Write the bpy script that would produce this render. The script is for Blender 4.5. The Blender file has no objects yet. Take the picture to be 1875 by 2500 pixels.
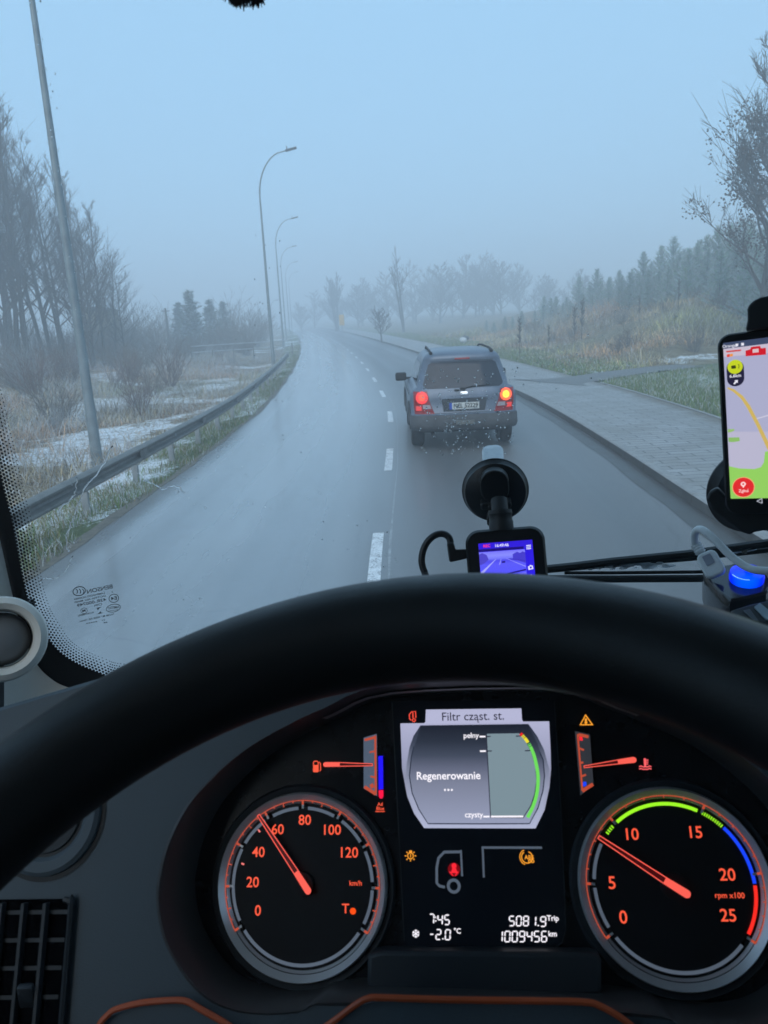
import bpy, bmesh, math, random
import numpy as np
from mathutils import Vector, Matrix
R = math.radians
random.seed(7); RNG = np.random.default_rng(7)
S = bpy.context.scene
COL = S.collection
# ------------------------------------------------------------------ camera
EYE = np.array([0.0, 0.0, 2.4])
FPX, CXP, CYP = 1878.0, 937.5, 1250.0
_p, _r = R(14.4), R(2.8)
FW = np.array([0, math.cos(_p), -math.sin(_p)])
_u = np.array([0, math.sin(_p), math.cos(_p)]); _x = np.array([1.0, 0, 0])
RT = _x*math.cos(_r)-_u*math.sin(_r); UP = _u*math.cos(_r)+_x*math.sin(_r)
cd = bpy.data.cameras.new('camera'); cam = bpy.data.objects.new('camera', cd); COL.objects.link(cam)
cd.sensor_fit = 'VERTICAL'; cd.sensor_height = 36; cd.lens = 36*FPX/2500
cd.clip_start = 0.02; cd.clip_end = 4000
m = Matrix.Identity(4)
for i in range(3):
    m[i][0] = RT[i]; m[i][1] = UP[i]; m[i][2] = -FW[i]; m[i][3] = EYE[i]
cam.matrix_world = m
cd.dof.use_dof = True; cd.dof.focus_distance = 1.35; cd.dof.aperture_fstop = 27.04/1.7
S.camera = cam
# ------------------------------------------------------------------ sky, sun, exposure
SUN_EL, SUN_ROT = R(38), R(200)
w = bpy.data.worlds.new('World'); S.world = w; w.use_nodes = True
nt = w.node_tree; bg = nt.nodes['Background']
sky = nt.nodes.new('ShaderNodeTexSky'); sky.sky_type = 'NISHITA'; sky.sun_disc = False
sky.sun_elevation = SUN_EL; sky.sun_rotation = SUN_ROT; sky.air_density = 1.2; sky.dust_density = 3
mx = nt.nodes.new('ShaderNodeMix'); mx.data_type = 'RGBA'
mx.inputs[0].default_value = 0.86                                   # thick even overcast in front of the clear sky
mx.inputs[7].default_value = (3.45, 6.15, 9.0, 1)
nt.links.new(sky.outputs[0], mx.inputs[6]); nt.links.new(mx.outputs[2], bg.inputs[0])
bg.inputs[1].default_value = 0.1
sl = bpy.data.lights.new('sun', 'SUN'); sl.energy = 1.5; sl.angle = R(60); sl.color = (1.0, 0.96, 0.91)
so = bpy.data.objects.new('sun', sl); COL.objects.link(so); so.location = (0, 0, 60)
so.rotation_euler = (R(52), 0, R(-20))
S.view_settings.view_transform = 'Standard'; S.view_settings.look = 'None'
S.view_settings.exposure = 0.3; S.view_settings.gamma = 1.0
S.render.engine = 'CYCLES'
cy = S.cycles
cy.use_denoising = True; cy.max_bounces = 8; cy.diffuse_bounces = 3; cy.glossy_bounces = 3
cy.transmission_bounces = 6; cy.transparent_max_bounces = 24; cy.volume_bounces = 2
cy.caustics_reflective = False; cy.caustics_refractive = False; cy.sample_clamp_indirect = 4

# ------------------------------------------------------------------ rays from the photograph
def ray(px):
    px = np.asarray(px, float)
    d = FW+((px[..., 0]-CXP)/FPX)[..., None]*RT-((px[..., 1]-CYP)/FPX)[..., None]*UP
    return d
def on_z(x, y, z=0.0):
    d = ray((x, y)); t = (z-EYE[2])/d[2]; return EYE+d*t
def at_y(x, y, Y):
    d = ray((x, y)); return EYE+d*(Y/d[1])
def at_t(x, y, t):
    return EYE+ray((x, y))*t
def proj(P):
    v = np.asarray(P, float)-EYE; z = v@FW
    return np.array([CXP+FPX*(v@RT)/z, CYP-FPX*(v@UP)/z])

# ------------------------------------------------------------------ object helpers
def tag(o, label=None, cat=None, group=None, kind=None):
    for k, v in (('label', label), ('category', cat), ('group', group), ('kind', kind)):
        if v: o[k] = v
    return o
def empty(name, loc, rz=0, **k):
    o = bpy.data.objects.new(name, None); COL.objects.link(o); o.location = loc; o.rotation_euler = (0, 0, rz)
    o.empty_display_size = 0.2
    return tag(o, **k)
def off(parent):
    v = Vector((0, 0, 0))
    while parent is not None:
        v += parent.location; parent = parent.parent
    return v
def copy_tree(o, parent=None):
    c = o.copy(); COL.objects.link(c); c.parent = parent
    for ch in o.children: copy_tree(ch, c)
    return c

class MB:
    def __init__(s): s.v = []; s.f = []
    def add(s, vs, fs):
        b = len(s.v); s.v.extend(tuple(map(float, p)) for p in vs); s.f.extend(tuple(b+i for i in f) for f in fs); return s
    def box(s, c, d, M=None, bev=0.0, seg=2):
        bm = bmesh.new(); bmesh.ops.create_cube(bm, size=1)
        for v in bm.verts: v.co = Vector((v.co.x*d[0], v.co.y*d[1], v.co.z*d[2]))
        if bev > 0: bmesh.ops.bevel(bm, geom=bm.edges[:], offset=bev, segments=seg, profile=0.5, affect='EDGES')
        bm.verts.index_update()
        c = Vector(c)
        vs = [((M @ v.co) if M is not None else v.co)+c for v in bm.verts]
        s.add(vs, [[v.index for v in f.verts] for f in bm.faces]); bm.free(); return s
    def tube(s, pts, rad, n=8, cap=True, closed=False, flat=None):
        pts = [Vector(p) for p in pts]; m_ = len(pts)
        rs = rad if hasattr(rad, '__len__') else [rad]*m_
        ref = None; rings = []
        for i, p in enumerate(pts):
            if closed: t = pts[(i+1) % m_]-pts[i-1]
            else: t = pts[min(i+1, m_-1)]-pts[max(i-1, 0)]
            t.normalize()
            if ref is None:
                ref = t.orthogonal().normalized() if flat is None else Vector(flat)
            ref = ref-t*ref.dot(t)
            if ref.length < 1e-6: ref = t.orthogonal()
            ref.normalize(); bn = t.cross(ref)
            rings.append([p+(ref*math.cos(2*math.pi*k/n)+bn*math.sin(2*math.pi*k/n))*rs[i] for k in range(n)])
        vs = [q for r_ in rings for q in r_]; fs = []
        for i in range(m_ if closed else m_-1):
            j = (i+1) % m_
            for k in range(n): fs.append((i*n+k, i*n+(k+1) % n, j*n+(k+1) % n, j*n+k))
        if cap and not closed: fs.append(tuple(range(n))[::-1]); fs.append(tuple((m_-1)*n+k for k in range(n)))
        return s.add(vs, fs)
    def lathe(s, prof, O, ax, n=48, ref=None, a0=0, a1=360):
        O = Vector(O); ax = Vector(ax).normalized(); r1 = Vector(ref).normalized() if ref is not None else ax.orthogonal().normalized()
        r2 = ax.cross(r1); full = abs(a1-a0) >= 360; m_ = n if full else n+1
        vs = []
        for k in range(m_):
            a = R(a0+(a1-a0)*k/n); d = r1*math.cos(a)+r2*math.sin(a)
            for (r_, h) in prof: vs.append(O+d*r_+ax*h)
        q = len(prof); fs = []
        for k in range(n):
            k2 = (k+1) % m_
            for j in range(q-1): fs.append((k*q+j, k2*q+j, k2*q+j+1, k*q+j+1))
        return s.add(vs, fs)
    def grid(s, P):
        n, m_ = len(P), len(P[0])
        vs = [p for r_ in P for p in r_]
        return s.add(vs, [(i*m_+j, i*m_+j+1, (i+1)*m_+j+1, (i+1)*m_+j) for i in range(n-1) for j in range(m_-1)])
    def build(s, name, mat, parent=None, smooth=35, bevel=0, fix=True, **k):
        me = bpy.data.meshes.new(name); o_ = off(parent)
        me.from_pydata([(p[0]-o_.x, p[1]-o_.y, p[2]-o_.z) for p in s.v], [], s.f)
        if fix:
            bm = bmesh.new(); bm.from_mesh(me); bmesh.ops.remove_doubles(bm, verts=bm.verts[:], dist=1e-6)
            bmesh.ops.recalc_face_normals(bm, faces=bm.faces[:]); bm.to_mesh(me); bm.free()
        if mat is not None:
            for q in (mat if isinstance(mat, (list, tuple)) else [mat]): me.materials.append(q)
        if smooth:
            me.polygons.foreach_set('use_smooth', [True]*len(me.polygons))
            me.set_sharp_from_angle(angle=R(smooth))
        me.update()
        o = bpy.data.objects.new(name, me); COL.objects.link(o); o.parent = parent
        if bevel:
            b = o.modifiers.new('bevel', 'BEVEL'); b.width = bevel; b.segments = 2; b.limit_method = 'ANGLE'
        return tag(o, **k)

def spl(pts, n=8, closed=False):
    pts = [np.asarray(p, float) for p in pts]; out = []; m_ = len(pts)
    rng = range(m_ if closed else m_-1)
    for i in rng:
        g = lambda k: pts[k % m_] if closed else pts[min(max(k, 0), m_-1)]
        a, b, c, d = g(i-1), g(i), g(i+1), g(i+2)
        for t in np.linspace(0, 1, n, endpoint=False):
            out.append(0.5*((2*b)+(c-a)*t+(2*a-5*b+4*c-d)*t*t+(3*b-a-3*c+d)*t**3))
    if not closed: out.append(pts[-1])
    return out

# ------------------------------------------------------------------ materials
def nodes(name):
    m_ = bpy.data.materials.new(name); m_.use_nodes = True
    t = m_.node_tree; return m_, t, t.nodes['Principled BSDF']
def N(t, typ, **k):
    n = t.nodes.new(typ)
    for a, b in k.items(): setattr(n, a, b)
    return n
def noise(t, scale, detail=4, rough=0.6, vec=None, dist=0):
    n = N(t, 'ShaderNodeTexNoise'); n.inputs['Scale'].default_value = scale; n.inputs['Detail'].default_value = detail
    n.inputs['Roughness'].default_value = rough; n.inputs['Distortion'].default_value = dist
    if vec is not None: t.links.new(vec, n.inputs['Vector'])
    return n.outputs['Fac']
def ramp(t, fac, stops):
    n = N(t, 'ShaderNodeValToRGB'); e = n.color_ramp.elements
    while len(e) < len(stops): e.new(0.5)
    for q, (p, c) in zip(e, stops): q.position = p; q.color = (c[0], c[1], c[2], 1) if hasattr(c, '__len__') else (c, c, c, 1)
    t.links.new(fac, n.inputs[0]); return n.outputs[0]
def mixc(t, f, a, b, mode='MIX'):
    n = N(t, 'ShaderNodeMix', data_type='RGBA', blend_type=mode)
    for s_, q in ((0, f), (6, a), (7, b)):
        if hasattr(q, 'is_output'): t.links.new(q, n.inputs[s_])
        else: n.inputs[s_].default_value = q if not hasattr(q, '__len__') else (*q[:3], 1)
    return n.outputs[2]
def math_(t, op, a, b=0.0):
    n = N(t, 'ShaderNodeMath', operation=op)
    for i, q in enumerate((a, b)):
        if hasattr(q, 'is_output'): t.links.new(q, n.inputs[i])
        else: n.inputs[i].default_value = q
    return n.outputs[0]
def bump(t, b, h, strength=0.3, dist=0.01):
    n = N(t, 'ShaderNodeBump'); n.inputs['Strength'].default_value = strength; n.inputs['Distance'].default_value = dist
    t.links.new(h, n.inputs['Height']); t.links.new(n.outputs[0], b.inputs['Normal'])
def obj_co(t): return N(t, 'ShaderNodeTexCoord').outputs['Object']
def M(name, col, rough=0.5, metal=0.0, var=0.15, scale=20, bmp=0.0, bscale=400, bdist=0.001, spec=0.5, emit=None, es=1.0, coat=0):
    m_, t, b = nodes(name)
    co = obj_co(t); f = noise(t, scale, 5, 0.6, co)
    c = ramp(t, f, [(0.25, [x*(1-var) for x in col]), (0.75, [min(1, x*(1+var)) for x in col])])
    t.links.new(c, b.inputs['Base Color'])
    r_ = ramp(t, f, [(0.3, max(0.02, rough-0.06)), (0.7, min(1, rough+0.06))]); t.links.new(r_, b.inputs['Roughness'])
    b.inputs['Metallic'].default_value = metal; b.inputs['Specular IOR Level'].default_value = spec
    b.inputs['Coat Weight'].default_value = coat
    if bmp: bump(t, b, noise(t, bscale, 3, 0.6, co), bmp, bdist)
    if emit:
        b.inputs['Emission Color'].default_value = (*emit, 1); b.inputs['Emission Strength'].default_value = es*.82
    return m_
def srgb(r_, g, b):
    f = lambda c: (c/255/12.92) if c <= 10 else ((c/255+0.055)/1.055)**2.4
    return (f(r_), f(g), f(b))
def EM(name, col, s=1.0):
    m_, t, b = nodes(name); b.inputs['Base Color'].default_value = (0.01, 0.01, 0.01, 1); b.inputs['Roughness'].default_value = 0.4
    b.inputs['Emission Color'].default_value = (*col, 1); b.inputs['Emission Strength'].default_value = s*.82
    return m_
def VC(name, attr='Col', emission=False, rough=0.8, nz=0.0):
    m_, t, b = nodes(name); a = N(t, 'ShaderNodeVertexColor', layer_name=attr)
    if emission:
        t.links.new(a.outputs[0], b.inputs['Emission Color']); b.inputs['Emission Strength'].default_value = .82
        b.inputs['Base Color'].default_value = (0.01, 0.01, 0.01, 1); b.inputs['Roughness'].default_value = 0.3
    else:
        t.links.new(a.outputs[0], b.inputs['Base Color']); b.inputs['Roughness'].default_value = rough
        b.inputs['Specular IOR Level'].default_value = 0.2
    return m_

# ------------------------------------------------------------------ value noise for terrain and scatter
_T = RNG.random((64, 64))
def vn(x, y, s=1.0):
    x = np.asarray(x, float)/s; y = np.asarray(y, float)/s
    i = np.floor(x).astype(int); j = np.floor(y).astype(int); fx = x-i; fy = y-j
    fx = fx*fx*(3-2*fx); fy = fy*fy*(3-2*fy)
    g = lambda a, b: _T[a % 64, b % 64]
    return (g(i, j)*(1-fx)+g(i+1, j)*fx)*(1-fy)+(g(i, j+1)*(1-fx)+g(i+1, j+1)*fx)*fy
def fbm(x, y, s=1.0, o=4):
    r_ = 0; a = 1; t = 0
    for k in range(o): r_ = r_+a*vn(x+17*k, y+31*k, s/2**k); t += a; a *= 0.5
    return r_/t
def sst(a, b, x):
    t = np.clip((np.asarray(x, float)-a)/(b-a), 0, 1); return t*t*(3-2*t)
# ================================================================== SETTING
CY_ = [-40, 0, 7, 12.6, 18, 23, 35, 50, 72, 113, 164, 220, 320, 500]
CX_ = [-0.3, -0.18, -0.12, 0.12, 0.26, 0.18, -0.4, -1.45, -3.4, -7.6, -14.0, -22, -38, -75]
_cy = np.array([p[1] for p in spl(list(zip(CX_, CY_)), 12)]); _cx = np.array([p[0] for p in spl(list(zip(CX_, CY_)), 12)])
def xc(y): return np.interp(y, _cy, _cx)
LE, KE, WE = -3.55, 3.78, 6.38          # left edge, kerb face, far edge of the pavement (from the centre line)
PATH = [(6.2, 24.4), (8.0, 25.5), (10.0, 26.7), (12.5, 28.0), (16, 29.6), (20, 31.2), (30, 34)]
def path_d(x, y):
    P = np.array(PATH); best = np.full(np.shape(x), 1e9); sgn = np.zeros(np.shape(x))
    for a, b in zip(P[:-1], P[1:]):
        d = b-a; L2 = d@d; t = np.clip(((x-a[0])*d[0]+(y-a[1])*d[1])/L2, 0, 1)
        ex = x-a[0]-t*d[0]; ey = y-a[1]-t*d[1]; q = np.hypot(ex, ey)
        side = d[0]*ey-d[1]*ex
        m_ = q < best; best = np.where(m_, q, best); sgn = np.where(m_, side, sgn)
    return best, sgn
def hgt(x, y):
    x = np.asarray(x, float); y = np.asarray(y, float); s = x-xc(y)
    n1 = fbm(x, y, 3.0)-0.5; n2 = fbm(x+50, y, 14.0, 3)-0.5
    left = np.interp(-s, [3.3, 3.6, 4.3, 6, 9, 14, 25, 60, 200], [-.06, -.03, -.12, -.28, -.15, .25, .7, 1.2, 1.5])
    left = left+(n1*0.35)*sst(4.2, 7, -s)+n2*0.7*sst(7, 14, -s)
    right = np.interp(s, [3.6, 3.8, 6.3, 6.5, 7.5, 10, 14, 30, 200], [-.06, -.02, .02, .10, .12, .14, .18, .6, 1.5])
    right = right+n1*0.10*sst(6.6, 8.5, s)
    pd, sg = path_d(x, y)
    d2 = np.where(sg > 0, pd-0.9, -1.0); d2 = np.where(x < 6.2, np.maximum(y-26.5, 0), d2)
    far = np.minimum(np.maximum(s-8.0-0.10*np.maximum(y-32, 0), 0)*1.0, np.maximum(d2, 0))
    bank = 2.5*sst(0.3, 12.5, far)*(1-0.75*sst(62, 120, y))*(1+0.5*n2)
    right = right+np.where(s > 6.5, bank, 0)
    return np.where(s < -3.3, left, np.where(s > 3.6, right, -0.06))
def axis(lo, hi, step, far, f=1.22):
    a = list(np.arange(lo, hi+1e-6, step)); d = step
    while a[-1] < far: d *= f; a.append(a[-1]+d)
    d = step; pre = []
    q = lo
    while q > -far: d *= f; q -= d; pre.append(q)
    return np.array(pre[::-1]+a)
gx = axis(-24, 30, 0.45, 480); gy = axis(-6, 90, 0.5, 640)
X, Y = np.meshgrid(gx, gy); Z = hgt(X, Y)
nx_, ny_ = len(gx), len(gy)
me = bpy.data.meshes.new('ground')
ii = (np.arange(ny_-1)[:, None]*nx_+np.arange(nx_-1)[None]).ravel()
me.from_pydata(np.stack([X.ravel(), Y.ravel(), Z.ravel()], 1).tolist(), [], np.stack([ii, ii+1, ii+nx_+1, ii+nx_], 1).tolist())
me.polygons.foreach_set('use_smooth', [True]*len(me.polygons))
Sx = X-xc(Y); pdm, sgm = path_d(X, Y)
green = np.where(Sx < 0, (1-sst(4.4, 6.0, -Sx)), (1-sst(12, 18, Sx))*np.where((sgm < 0) | (Sx < 8.2), 1, 0.15))
snow = sst(0.45, 0.6, fbm(X+9, Y+5, 1.9, 4))
snow = np.where(Sx < 0, np.maximum(snow*0.8, 0.9*sst(0.5, 0.6, fbm(X, Y, 1.6, 3))*sst(3.8, 4.2, -Sx)*(1-sst(5.0, 6.2, -Sx))), snow*0.38)
snow = np.maximum(snow, np.where((Sx > 6.5) & (sgm > 0) & (pdm < 2.6) & (pdm > 0.9), 0.75*sst(0.42, 0.6, fbm(X, Y, 1.1, 3)), 0))
snow = np.maximum(snow, np.where((Sx > 8.5) & (sgm < 0), 0.7*sst(0.5, 0.62, fbm(X+3, Y, 1.4, 3)), 0))
ca = me.color_attributes.new('Zone', 'FLOAT_COLOR', 'POINT')
ca.data.foreach_set('color', np.stack([green.ravel(), snow.ravel(), np.zeros(X.size), np.ones(X.size)], 1).ravel().astype(np.float32))
def ground_mat():
    m_, t, b = nodes('frosty_ground'); co = obj_co(t)
    a = N(t, 'ShaderNodeVertexColor', layer_name='Zone'); sp = N(t, 'ShaderNodeSeparateColor'); t.links.new(a.outputs[0], sp.inputs[0])
    n1 = noise(t, 3.0, 8, 0.65, co); n2 = noise(t, 14, 6, 0.7, co)
    dry = ramp(t, n1, [(0.3, (.085, .062, .04)), (0.5, (.19, .145, .085)), (0.7, (.30, .245, .155))])
    grn = ramp(t, n2, [(0.3, (.05, .065, .03)), (0.55, (.10, .135, .05)), (0.75, (.2, .2, .10))])
    c = mixc(t, sp.outputs[0], dry, grn)
    n3 = noise(t, 5.5, 8, 0.75, co, 0.6)
    f = math_(t, 'ADD', sp.outputs[1], math_(t, 'MULTIPLY', math_(t, 'SUBTRACT', math_(t, 'ADD', math_(t, 'MULTIPLY', n2, 0.45), math_(t, 'MULTIPLY', n3, 0.55)), 0.5), 3.2))
    fs = ramp(t, f, [(0.55, 0), (0.85, 1)])
    t.links.new(mixc(t, fs, c, (.74, .77, .8)), b.inputs['Base Color']); b.inputs['Roughness'].default_value = 0.9
    b.inputs['Specular IOR Level'].default_value = 0.15
    bump(t, b, n2, 0.8, 0.06); return m_
me.materials.append(ground_mat())
go = bpy.data.objects.new('ground', me); COL.objects.link(go); tag(go, kind='structure')

def strip(name, s0, s1, z0, z1, y0, y1, mat, step=0.6, kind='structure', nlat=2, jit=None):
    ys = np.arange(y0, y1+1e-6, step); vs = []; uv = []
    for y in ys:
        for k in range(nlat):
            f = k/(nlat-1); s_ = s0+(s1-s0)*f
            if jit and k in (0, nlat-1): s_ = s_+jit*(fbm(np.array([y*1.0]), np.array([k*9.0+2]), 1.6, 3)[0]-0.5)
            vs.append((float(xc(y))+s_, y, z0+(z1-z0)*f)); uv.append((s_, y))
    me_ = bpy.data.meshes.new(name); n = len(ys)
    me_.from_pydata(vs, [], [(i*nlat+k, i*nlat+k+1, (i+1)*nlat+k+1, (i+1)*nlat+k) for i in range(n-1) for k in range(nlat-1)])
    l = me_.uv_layers.new(name='UVMap'); li = np.zeros(len(me_.loops), np.int32); me_.loops.foreach_get('vertex_index', li)
    l.data.foreach_set('uv', np.array(uv, np.float32)[li].ravel()); me_.materials.append(mat)
    o = bpy.data.objects.new(name, me_); COL.objects.link(o); return tag(o, kind=kind)
def road_mat():
    m_, t, b = nodes('wet_asphalt'); uv = N(t, 'ShaderNodeUVMap').outputs[0]; co = obj_co(t)
    sx = N(t, 'ShaderNodeSeparateXYZ'); t.links.new(uv, sx.inputs[0]); u = sx.outputs[0]
    mp = N(t, 'ShaderNodeMapping'); mp.inputs['Scale'].default_value = (1.6, 0.05, 1); t.links.new(uv, mp.inputs[0])
    st = noise(t, 1.3, 3, 0.5, mp.outputs[0], 0.0)                   # streaks along the lane
    fine = noise(t, 160, 4, 0.7, co); mid = noise(t, 0.45, 6, 0.6, co); gr = noise(t, 700, 2, 0.6, co)
    # wheel tracks: |u +- lane| bands
    def band(c, wd): return ramp(t, math_(t, 'ABSOLUTE', math_(t, 'SUBTRACT', u, c)), [(0.0, 1), (min(1, wd), 0)])
    tr = math_(t, 'ADD', math_(t, 'ADD', band(-2.55, .55), band(-1.0, .55)), math_(t, 'ADD', band(1.05, .55), band(2.75, .55)))
    salt = ramp(t, math_(t, 'ADD', math_(t, 'MULTIPLY', st, 0.75), math_(t, 'MULTIPLY', mid, 0.35)), [(0.4, 0), (0.75, 1)])
    lane = ramp(t, math_(t, 'ADD', math_(t, 'MULTIPLY', u, -0.18), 0.42), [(0.3, 0), (0.6, 1)])
    sf = math_(t, 'MULTIPLY', math_(t, 'ADD', math_(t, 'MULTIPLY', salt, 0.7), 0.25), math_(t, 'ADD', math_(t, 'MULTIPLY', lane, 0.75), 0.25))
    base = ramp(t, math_(t, 'ADD', math_(t, 'MULTIPLY', fine, 0.6), math_(t, 'MULTIPLY', noise(t, 22, 6, 0.75, co), 0.4)), [(0.32, .065), (0.68, .15)])
    c = mixc(t, sf, base, (.27, .28, .29))
    c = mixc(t, math_(t, 'MULTIPLY', tr, 0.38), c, (.05, .051, .055))
    crk = N(t, 'ShaderNodeTexVoronoi', feature='DISTANCE_TO_EDGE'); crk.inputs['Scale'].default_value = .32; wv_ = N(t, 'ShaderNodeMix', data_type='VECTOR'); wv_.inputs[0].default_value = .22; nn_ = N(t, 'ShaderNodeTexNoise'); nn_.inputs['Scale'].default_value = 1.5; t.links.new(co, nn_.inputs['Vector']); t.links.new(co, wv_.inputs[4]); t.links.new(nn_.outputs['Color'], wv_.inputs[5]); t.links.new(wv_.outputs[1], crk.inputs['Vector'])
    cm = math_(t, 'MULTIPLY', ramp(t, crk.outputs['Distance'], [(0.0, 1), (0.006, 0)]), ramp(t, mid, [(0.5, 0), (0.62, 0.3)]))
    c = mixc(t, cm, c, (.03, .03, .03))
    t.links.new(c, b.inputs['Base Color'])
    wet = math_(t, 'MULTIPLY', lane, 0.16)
    rg = math_(t, 'SUBTRACT', math_(t, 'SUBTRACT', math_(t, 'ADD', 0.27, math_(t, 'MULTIPLY', math_(t, 'ADD', st, math_(t, 'MULTIPLY', mid, .6)), 0.22)), math_(t, 'MULTIPLY', tr, 0.12)), wet)
    t.links.new(rg, b.inputs['Roughness']); t.links.new(math_(t, 'ADD', 0.55, math_(t, 'MULTIPLY', lane, 0.35)), b.inputs['Specular IOR Level'])
    t.links.new(math_(t, 'MULTIPLY', lane, 0.85), b.inputs['Coat Weight']); b.inputs['Coat IOR'].default_value = 1.6; b.inputs['Coat Roughness'].default_value = 0.16
    bump(t, b, math_(t, 'ADD', fine, gr), 0.32, 0.005); return m_
ROAD = road_mat()
strip('road', LE, KE, 0, 0, -30, 340, ROAD, nlat=9, jit=0.22)
def paver_mat():
    m_, t, b = nodes('concrete_pavers'); uv = N(t, 'ShaderNodeUVMap').outputs[0]; co = obj_co(t)
    br = N(t, 'ShaderNodeTexBrick'); t.links.new(uv, br.inputs[0]); br.inputs['Scale'].default_value = 1
    br.inputs['Brick Width'].default_value = 0.62; br.inputs['Row Height'].default_value = 0.21; br.inputs['Mortar Size'].default_value = 0.013
    br.inputs['Color1'].default_value = (.27, .265, .26, 1); br.inputs['Color2'].default_value = (.34, .335, .33, 1); br.inputs['Mortar'].default_value = (.09, .09, .085, 1)
    n1 = noise(t, 1.3, 6, 0.65, co); n2 = noise(t, 60, 4, 0.6, co)
    c = mixc(t, ramp(t, n1, [(0.35, 0), (0.7, 0.6)]), br.outputs[0], (.17, .155, .13))
    sx = N(t, 'ShaderNodeSeparateXYZ'); t.links.new(uv, sx.inputs[0])
    dirt = ramp(t, math_(t, 'ADD', math_(t, 'SUBTRACT', sx.outputs[0], 6.3), math_(t, 'MULTIPLY', n1, 0.6)), [(0.0, 0), (0.32, 0.85)])
    c = mixc(t, dirt, c, (.13, .10, .065))
    t.links.new(c, b.inputs['Base Color']); b.inputs['Roughness'].default_value = 0.55
    bump(t, b, math_(t, 'SUBTRACT', math_(t, 'MULTIPLY', n2, 0.3), br.outputs['Fac']), 0.5, 0.012); return m_
strip('pavement', KE+0.13, WE, 0.118, 0.13, -30, 260, paver_mat(), nlat=5)
KERB = M('kerb_concrete', (.26, .255, .245), 0.6, var=0.3, scale=6, bmp=0.3, bscale=90, bdist=0.004)
KD = M('kerb_face_dark', (.075, .07, .065), 0.6, var=0.4, scale=5)  # kerb face darker than the kerb top
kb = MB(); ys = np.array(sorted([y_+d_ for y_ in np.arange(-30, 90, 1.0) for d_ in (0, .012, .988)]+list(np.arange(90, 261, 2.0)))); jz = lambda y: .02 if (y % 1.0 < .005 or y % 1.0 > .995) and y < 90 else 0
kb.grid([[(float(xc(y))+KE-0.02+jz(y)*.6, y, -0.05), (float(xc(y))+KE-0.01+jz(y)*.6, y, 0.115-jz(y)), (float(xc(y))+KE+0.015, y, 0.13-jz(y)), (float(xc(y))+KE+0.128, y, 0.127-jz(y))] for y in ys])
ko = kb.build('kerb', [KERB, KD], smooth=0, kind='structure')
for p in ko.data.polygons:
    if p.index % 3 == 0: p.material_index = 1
strip('road_edge_dirt', LE-0.06, LE+0.09, 0.004, 0.004, -10, 150, M('edge_dirt', (.13, .115, .09), .7, var=.6, scale=9), jit=.22)
strip('gutter_grime', KE-0.34, KE-0.03, 0.004, 0.004, -30, 200, M('gutter_wet_grime', (.05, .045, .04), 0.45, var=0.4, scale=3), jit=0.16)
# back edging of the pavement
pb = MB(); pb.grid([[(float(xc(y))+WE+0.002, y, 0.0), (float(xc(y))+WE+0.004, y, 0.15), (float(xc(y))+WE+0.07, y, 0.15), (float(xc(y))+WE+0.075, y, 0.0)] for y in np.arange(-30, 23.4, 1.0)])
pb.build('pavement_edging', KERB, smooth=0, kind='structure')
# lane paint
def paint_mat():
    m_, t, b = nodes('worn_road_paint'); co = obj_co(t); n1 = noise(t, 45, 5, 0.75, co); n2 = noise(t, 7, 4, 0.6, co)
    f = math_(t, 'ADD', math_(t, 'MULTIPLY', n1, 0.7), math_(t, 'MULTIPLY', n2, 0.35))
    c = ramp(t, f, [(0.43, (.14, .14, .145)), (0.5, (.55, .56, .57)), (0.62, (.74, .75, .75))])
    t.links.new(c, b.inputs['Base Color']); b.inputs['Roughness'].default_value = 0.55; bump(t, b, n1, 0.3, 0.003); return m_
PAINT = paint_mat()
dm = MB(); y = 6.35; k = 0
while y < 200:
    L = 2.05
    for a in np.arange(y, y+L-0.01, L/4):
        dm.add([(float(xc(a))-.062, a, .004), (float(xc(a))+.062, a, .004), (float(xc(a+L/4))+.062, a+L/4, .004), (float(xc(a+L/4))-.062, a+L/4, .004)], [(0, 1, 2, 3)])
    y += 5.6
dm.build('road_markings', PAINT, smooth=0, kind='structure')
strip('road_seam', 0.132, 0.150, 0.003, 0.003, 5, 34, M('seam_salt', (.27, .28, .29), 0.6, var=0.5, scale=8), jit=0.03)
# asphalt path that leaves the pavement
pm = MB(); c_ = spl([np.array(p) for p in [(5.2, 23.9)]+PATH[:3]+[(11.0, 27.25)]], 8); rows = []
for i, p in enumerate(c_):
    d = c_[min(i+1, len(c_)-1)]-c_[max(i-1, 0)]; d = d/np.linalg.norm(d); n = np.array([-d[1], d[0]]); hw = 1.05-0.4*min(1, i/30)
    if i < 8: hw += 0.9*(1-i/8)**2
    row = []
    for k in (-1, -.5, 0, .5, 1):
        q = p+n*hw*k; row.append((q[0], q[1], max(float(hgt(q[0], q[1])), 0.10 if q[0]-xc(q[1]) < 6.6 else -1)+0.035))
    rows.append(row)
pm.grid(rows); pm.build('footpath', M('footpath_asphalt', (.125, .12, .112), 0.6, var=0.3, scale=2.5, bmp=0.3, bscale=60, bdist=0.004), kind='structure')

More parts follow.
